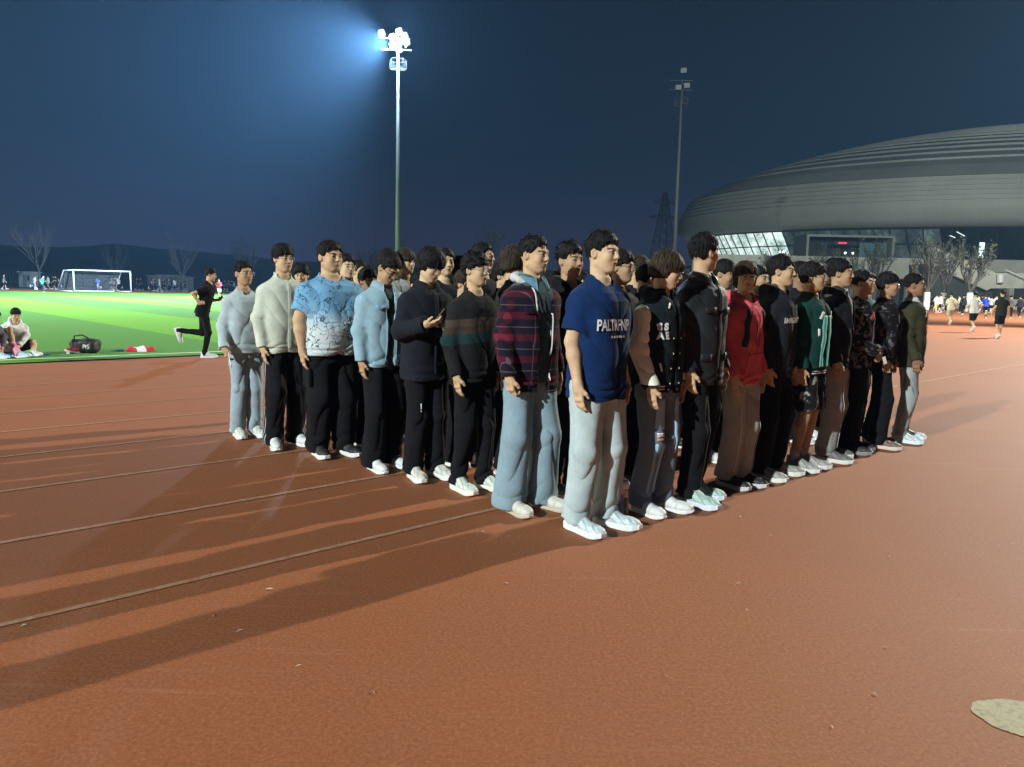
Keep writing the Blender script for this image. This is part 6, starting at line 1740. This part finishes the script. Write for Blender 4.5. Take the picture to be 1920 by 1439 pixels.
R1 = mini(1823, 624, 80, 'jog', (.55, .62, .62), (.012, .014, .022), 'jogger in a white tee and black shorts seen from behind', seed=71)
R2 = mini(1780, 611, 80, 'jog', (.60, .64, .46), (.45, .40, .28), 'jogger in a pale yellow tee and beige shorts', seed=72)
R3 = mini(1846, 597, 75, 'run', (.02, .05, .42), (.02, .02, .03), 'jogger in a royal blue top behind the white tee', short=False, seed=73)
R4 = mini(1804, 592, 82, 'walk', (.02, .02, .024), (.012, .012, .015), 'jogger in a dark jacket left of the royal blue top', short=False, sl='long', seed=74)
CORN = [(.62, .64, .62), (.018, .018, .022), (.03, .035, .05), (.016, .02, .018), (.10, .10, .11), (.40, .42, .40), (.02, .02, .03), (.015, .015, .018)]
def recolour(c, tc_, pc_):
    for ch in c.children:
        if ch.name.startswith('tshirt'): ch.material_slots[0].link = 'OBJECT'; ch.material_slots[0].material = cloth(tc_, 'tshirt')
        if ch.name.startswith(('shorts', 'trousers')): ch.material_slots[0].link = 'OBJECT'; ch.material_slots[0].material = cloth(pc_, 'trousers')
def clone(src_, px, py, yaw, tc_, pc_, label, group, k=1.0):
    q = gp(px, py); c = copy_tree(src_); c.location = (q.x, q.y, 0); c.rotation_euler.z = math.radians(yaw - 90); s_ = src_.scale[0] * k; c.scale = (s_, s_, s_)
    recolour(c, tc_, pc_); c['label'] = label; c['group'] = group; return c
clone(R2, 1754.5, 588.5, 80, (.72, .74, .74), (.60, .58, .10), 'small jogger in a white tee and yellow shorts at the left of the group', GR)
clone(R1, 1866, 590, 78, (.60, .63, .60), (.012, .012, .015), 'jogger in a loose white tee between the royal blue top and the black tee', GR, 1.03)
clone(R4, 1910, 597.5, 82, (.022, .022, .03), (.015, .015, .02), 'jogger in a dark jacket near the right edge of the photo', GR)
clone(R4, 1893, 597, 60, (.10, .085, .085), (.02, .02, .02), 'jogger in a grey-brown top right of the black tee', GR)
rr = random.Random(12)
n_dark = n_pale = 0
for k in range(30):
    px = 1745 + rr.random() * 185; py = 580.5 + rr.random() * 7; pale = k % 4 == 0
    tc_ = CORN[rr.choice((0, 5))] if pale else CORN[rr.choice((1, 2, 3, 4, 6, 7))]
    clone(rr.choice((R0, R1, R3, R4)), px, py, rr.uniform(55, 115), tc_, (.014, .014, .018),
        'distant jogger in a pale top in the far group on the right' if pale else 'distant jogger in dark clothes in the far group on the right',
        'pale-topped joggers far right' if pale else 'dark-clad joggers far right', rr.uniform(.94, 1.04))
# beyond the far end of the pitch
L0 = clone(R1, 411, 558.5, -60, (.60, .05, .09), (.66, .66, .64), 'person in a red and white top walking on the far part of the pitch', GL)
clone(R3, 79, 549, 20, (.05, .30, .30), (.03, .04, .05), 'runner in a teal top on the far left below the tall bare tree', GL)
clone(R3, 184, 546, 170, (.05, .12, .45), (.50, .55, .62), 'runner in a blue top seen through the goal net', GL)
clone(R3, 65, 543.5, 20, (.55, .58, .58), (.60, .60, .58), 'runner in white left of the teal runner on the far left', GL)
xs_ = [8, 84, 90, 101, 108, 210, 216, 222, 258, 264, 286, 291, 298, 304, 309, 316, 322, 328, 334, 340, 347, 388, 394, 401, 421, 427, 433, 439, 445]
for k, x in enumerate(xs_):
    pale = k % 5 == 2
    clone(rr.choice((R0, R3, R4)), x + rr.uniform(-1, 1), 543.6 + rr.uniform(0, 2.4) + (x - 200) * .012, rr.choice((10, 190, 20, 170)) + rr.uniform(-12, 12), CORN[rr.choice((0, 5))] if pale else CORN[rr.choice((1, 2, 3, 4, 6))], (.016, .016, .02) if not pale or k % 2 else (.3, .3, .32),
        'tiny figure in a pale top on the far lanes beyond the pitch' if pale else 'tiny figure in dark clothes on the far lanes beyond the pitch', 'pale-topped figures on the far lanes' if pale else 'dark figures on the far lanes', rr.uniform(.95, 1.04))
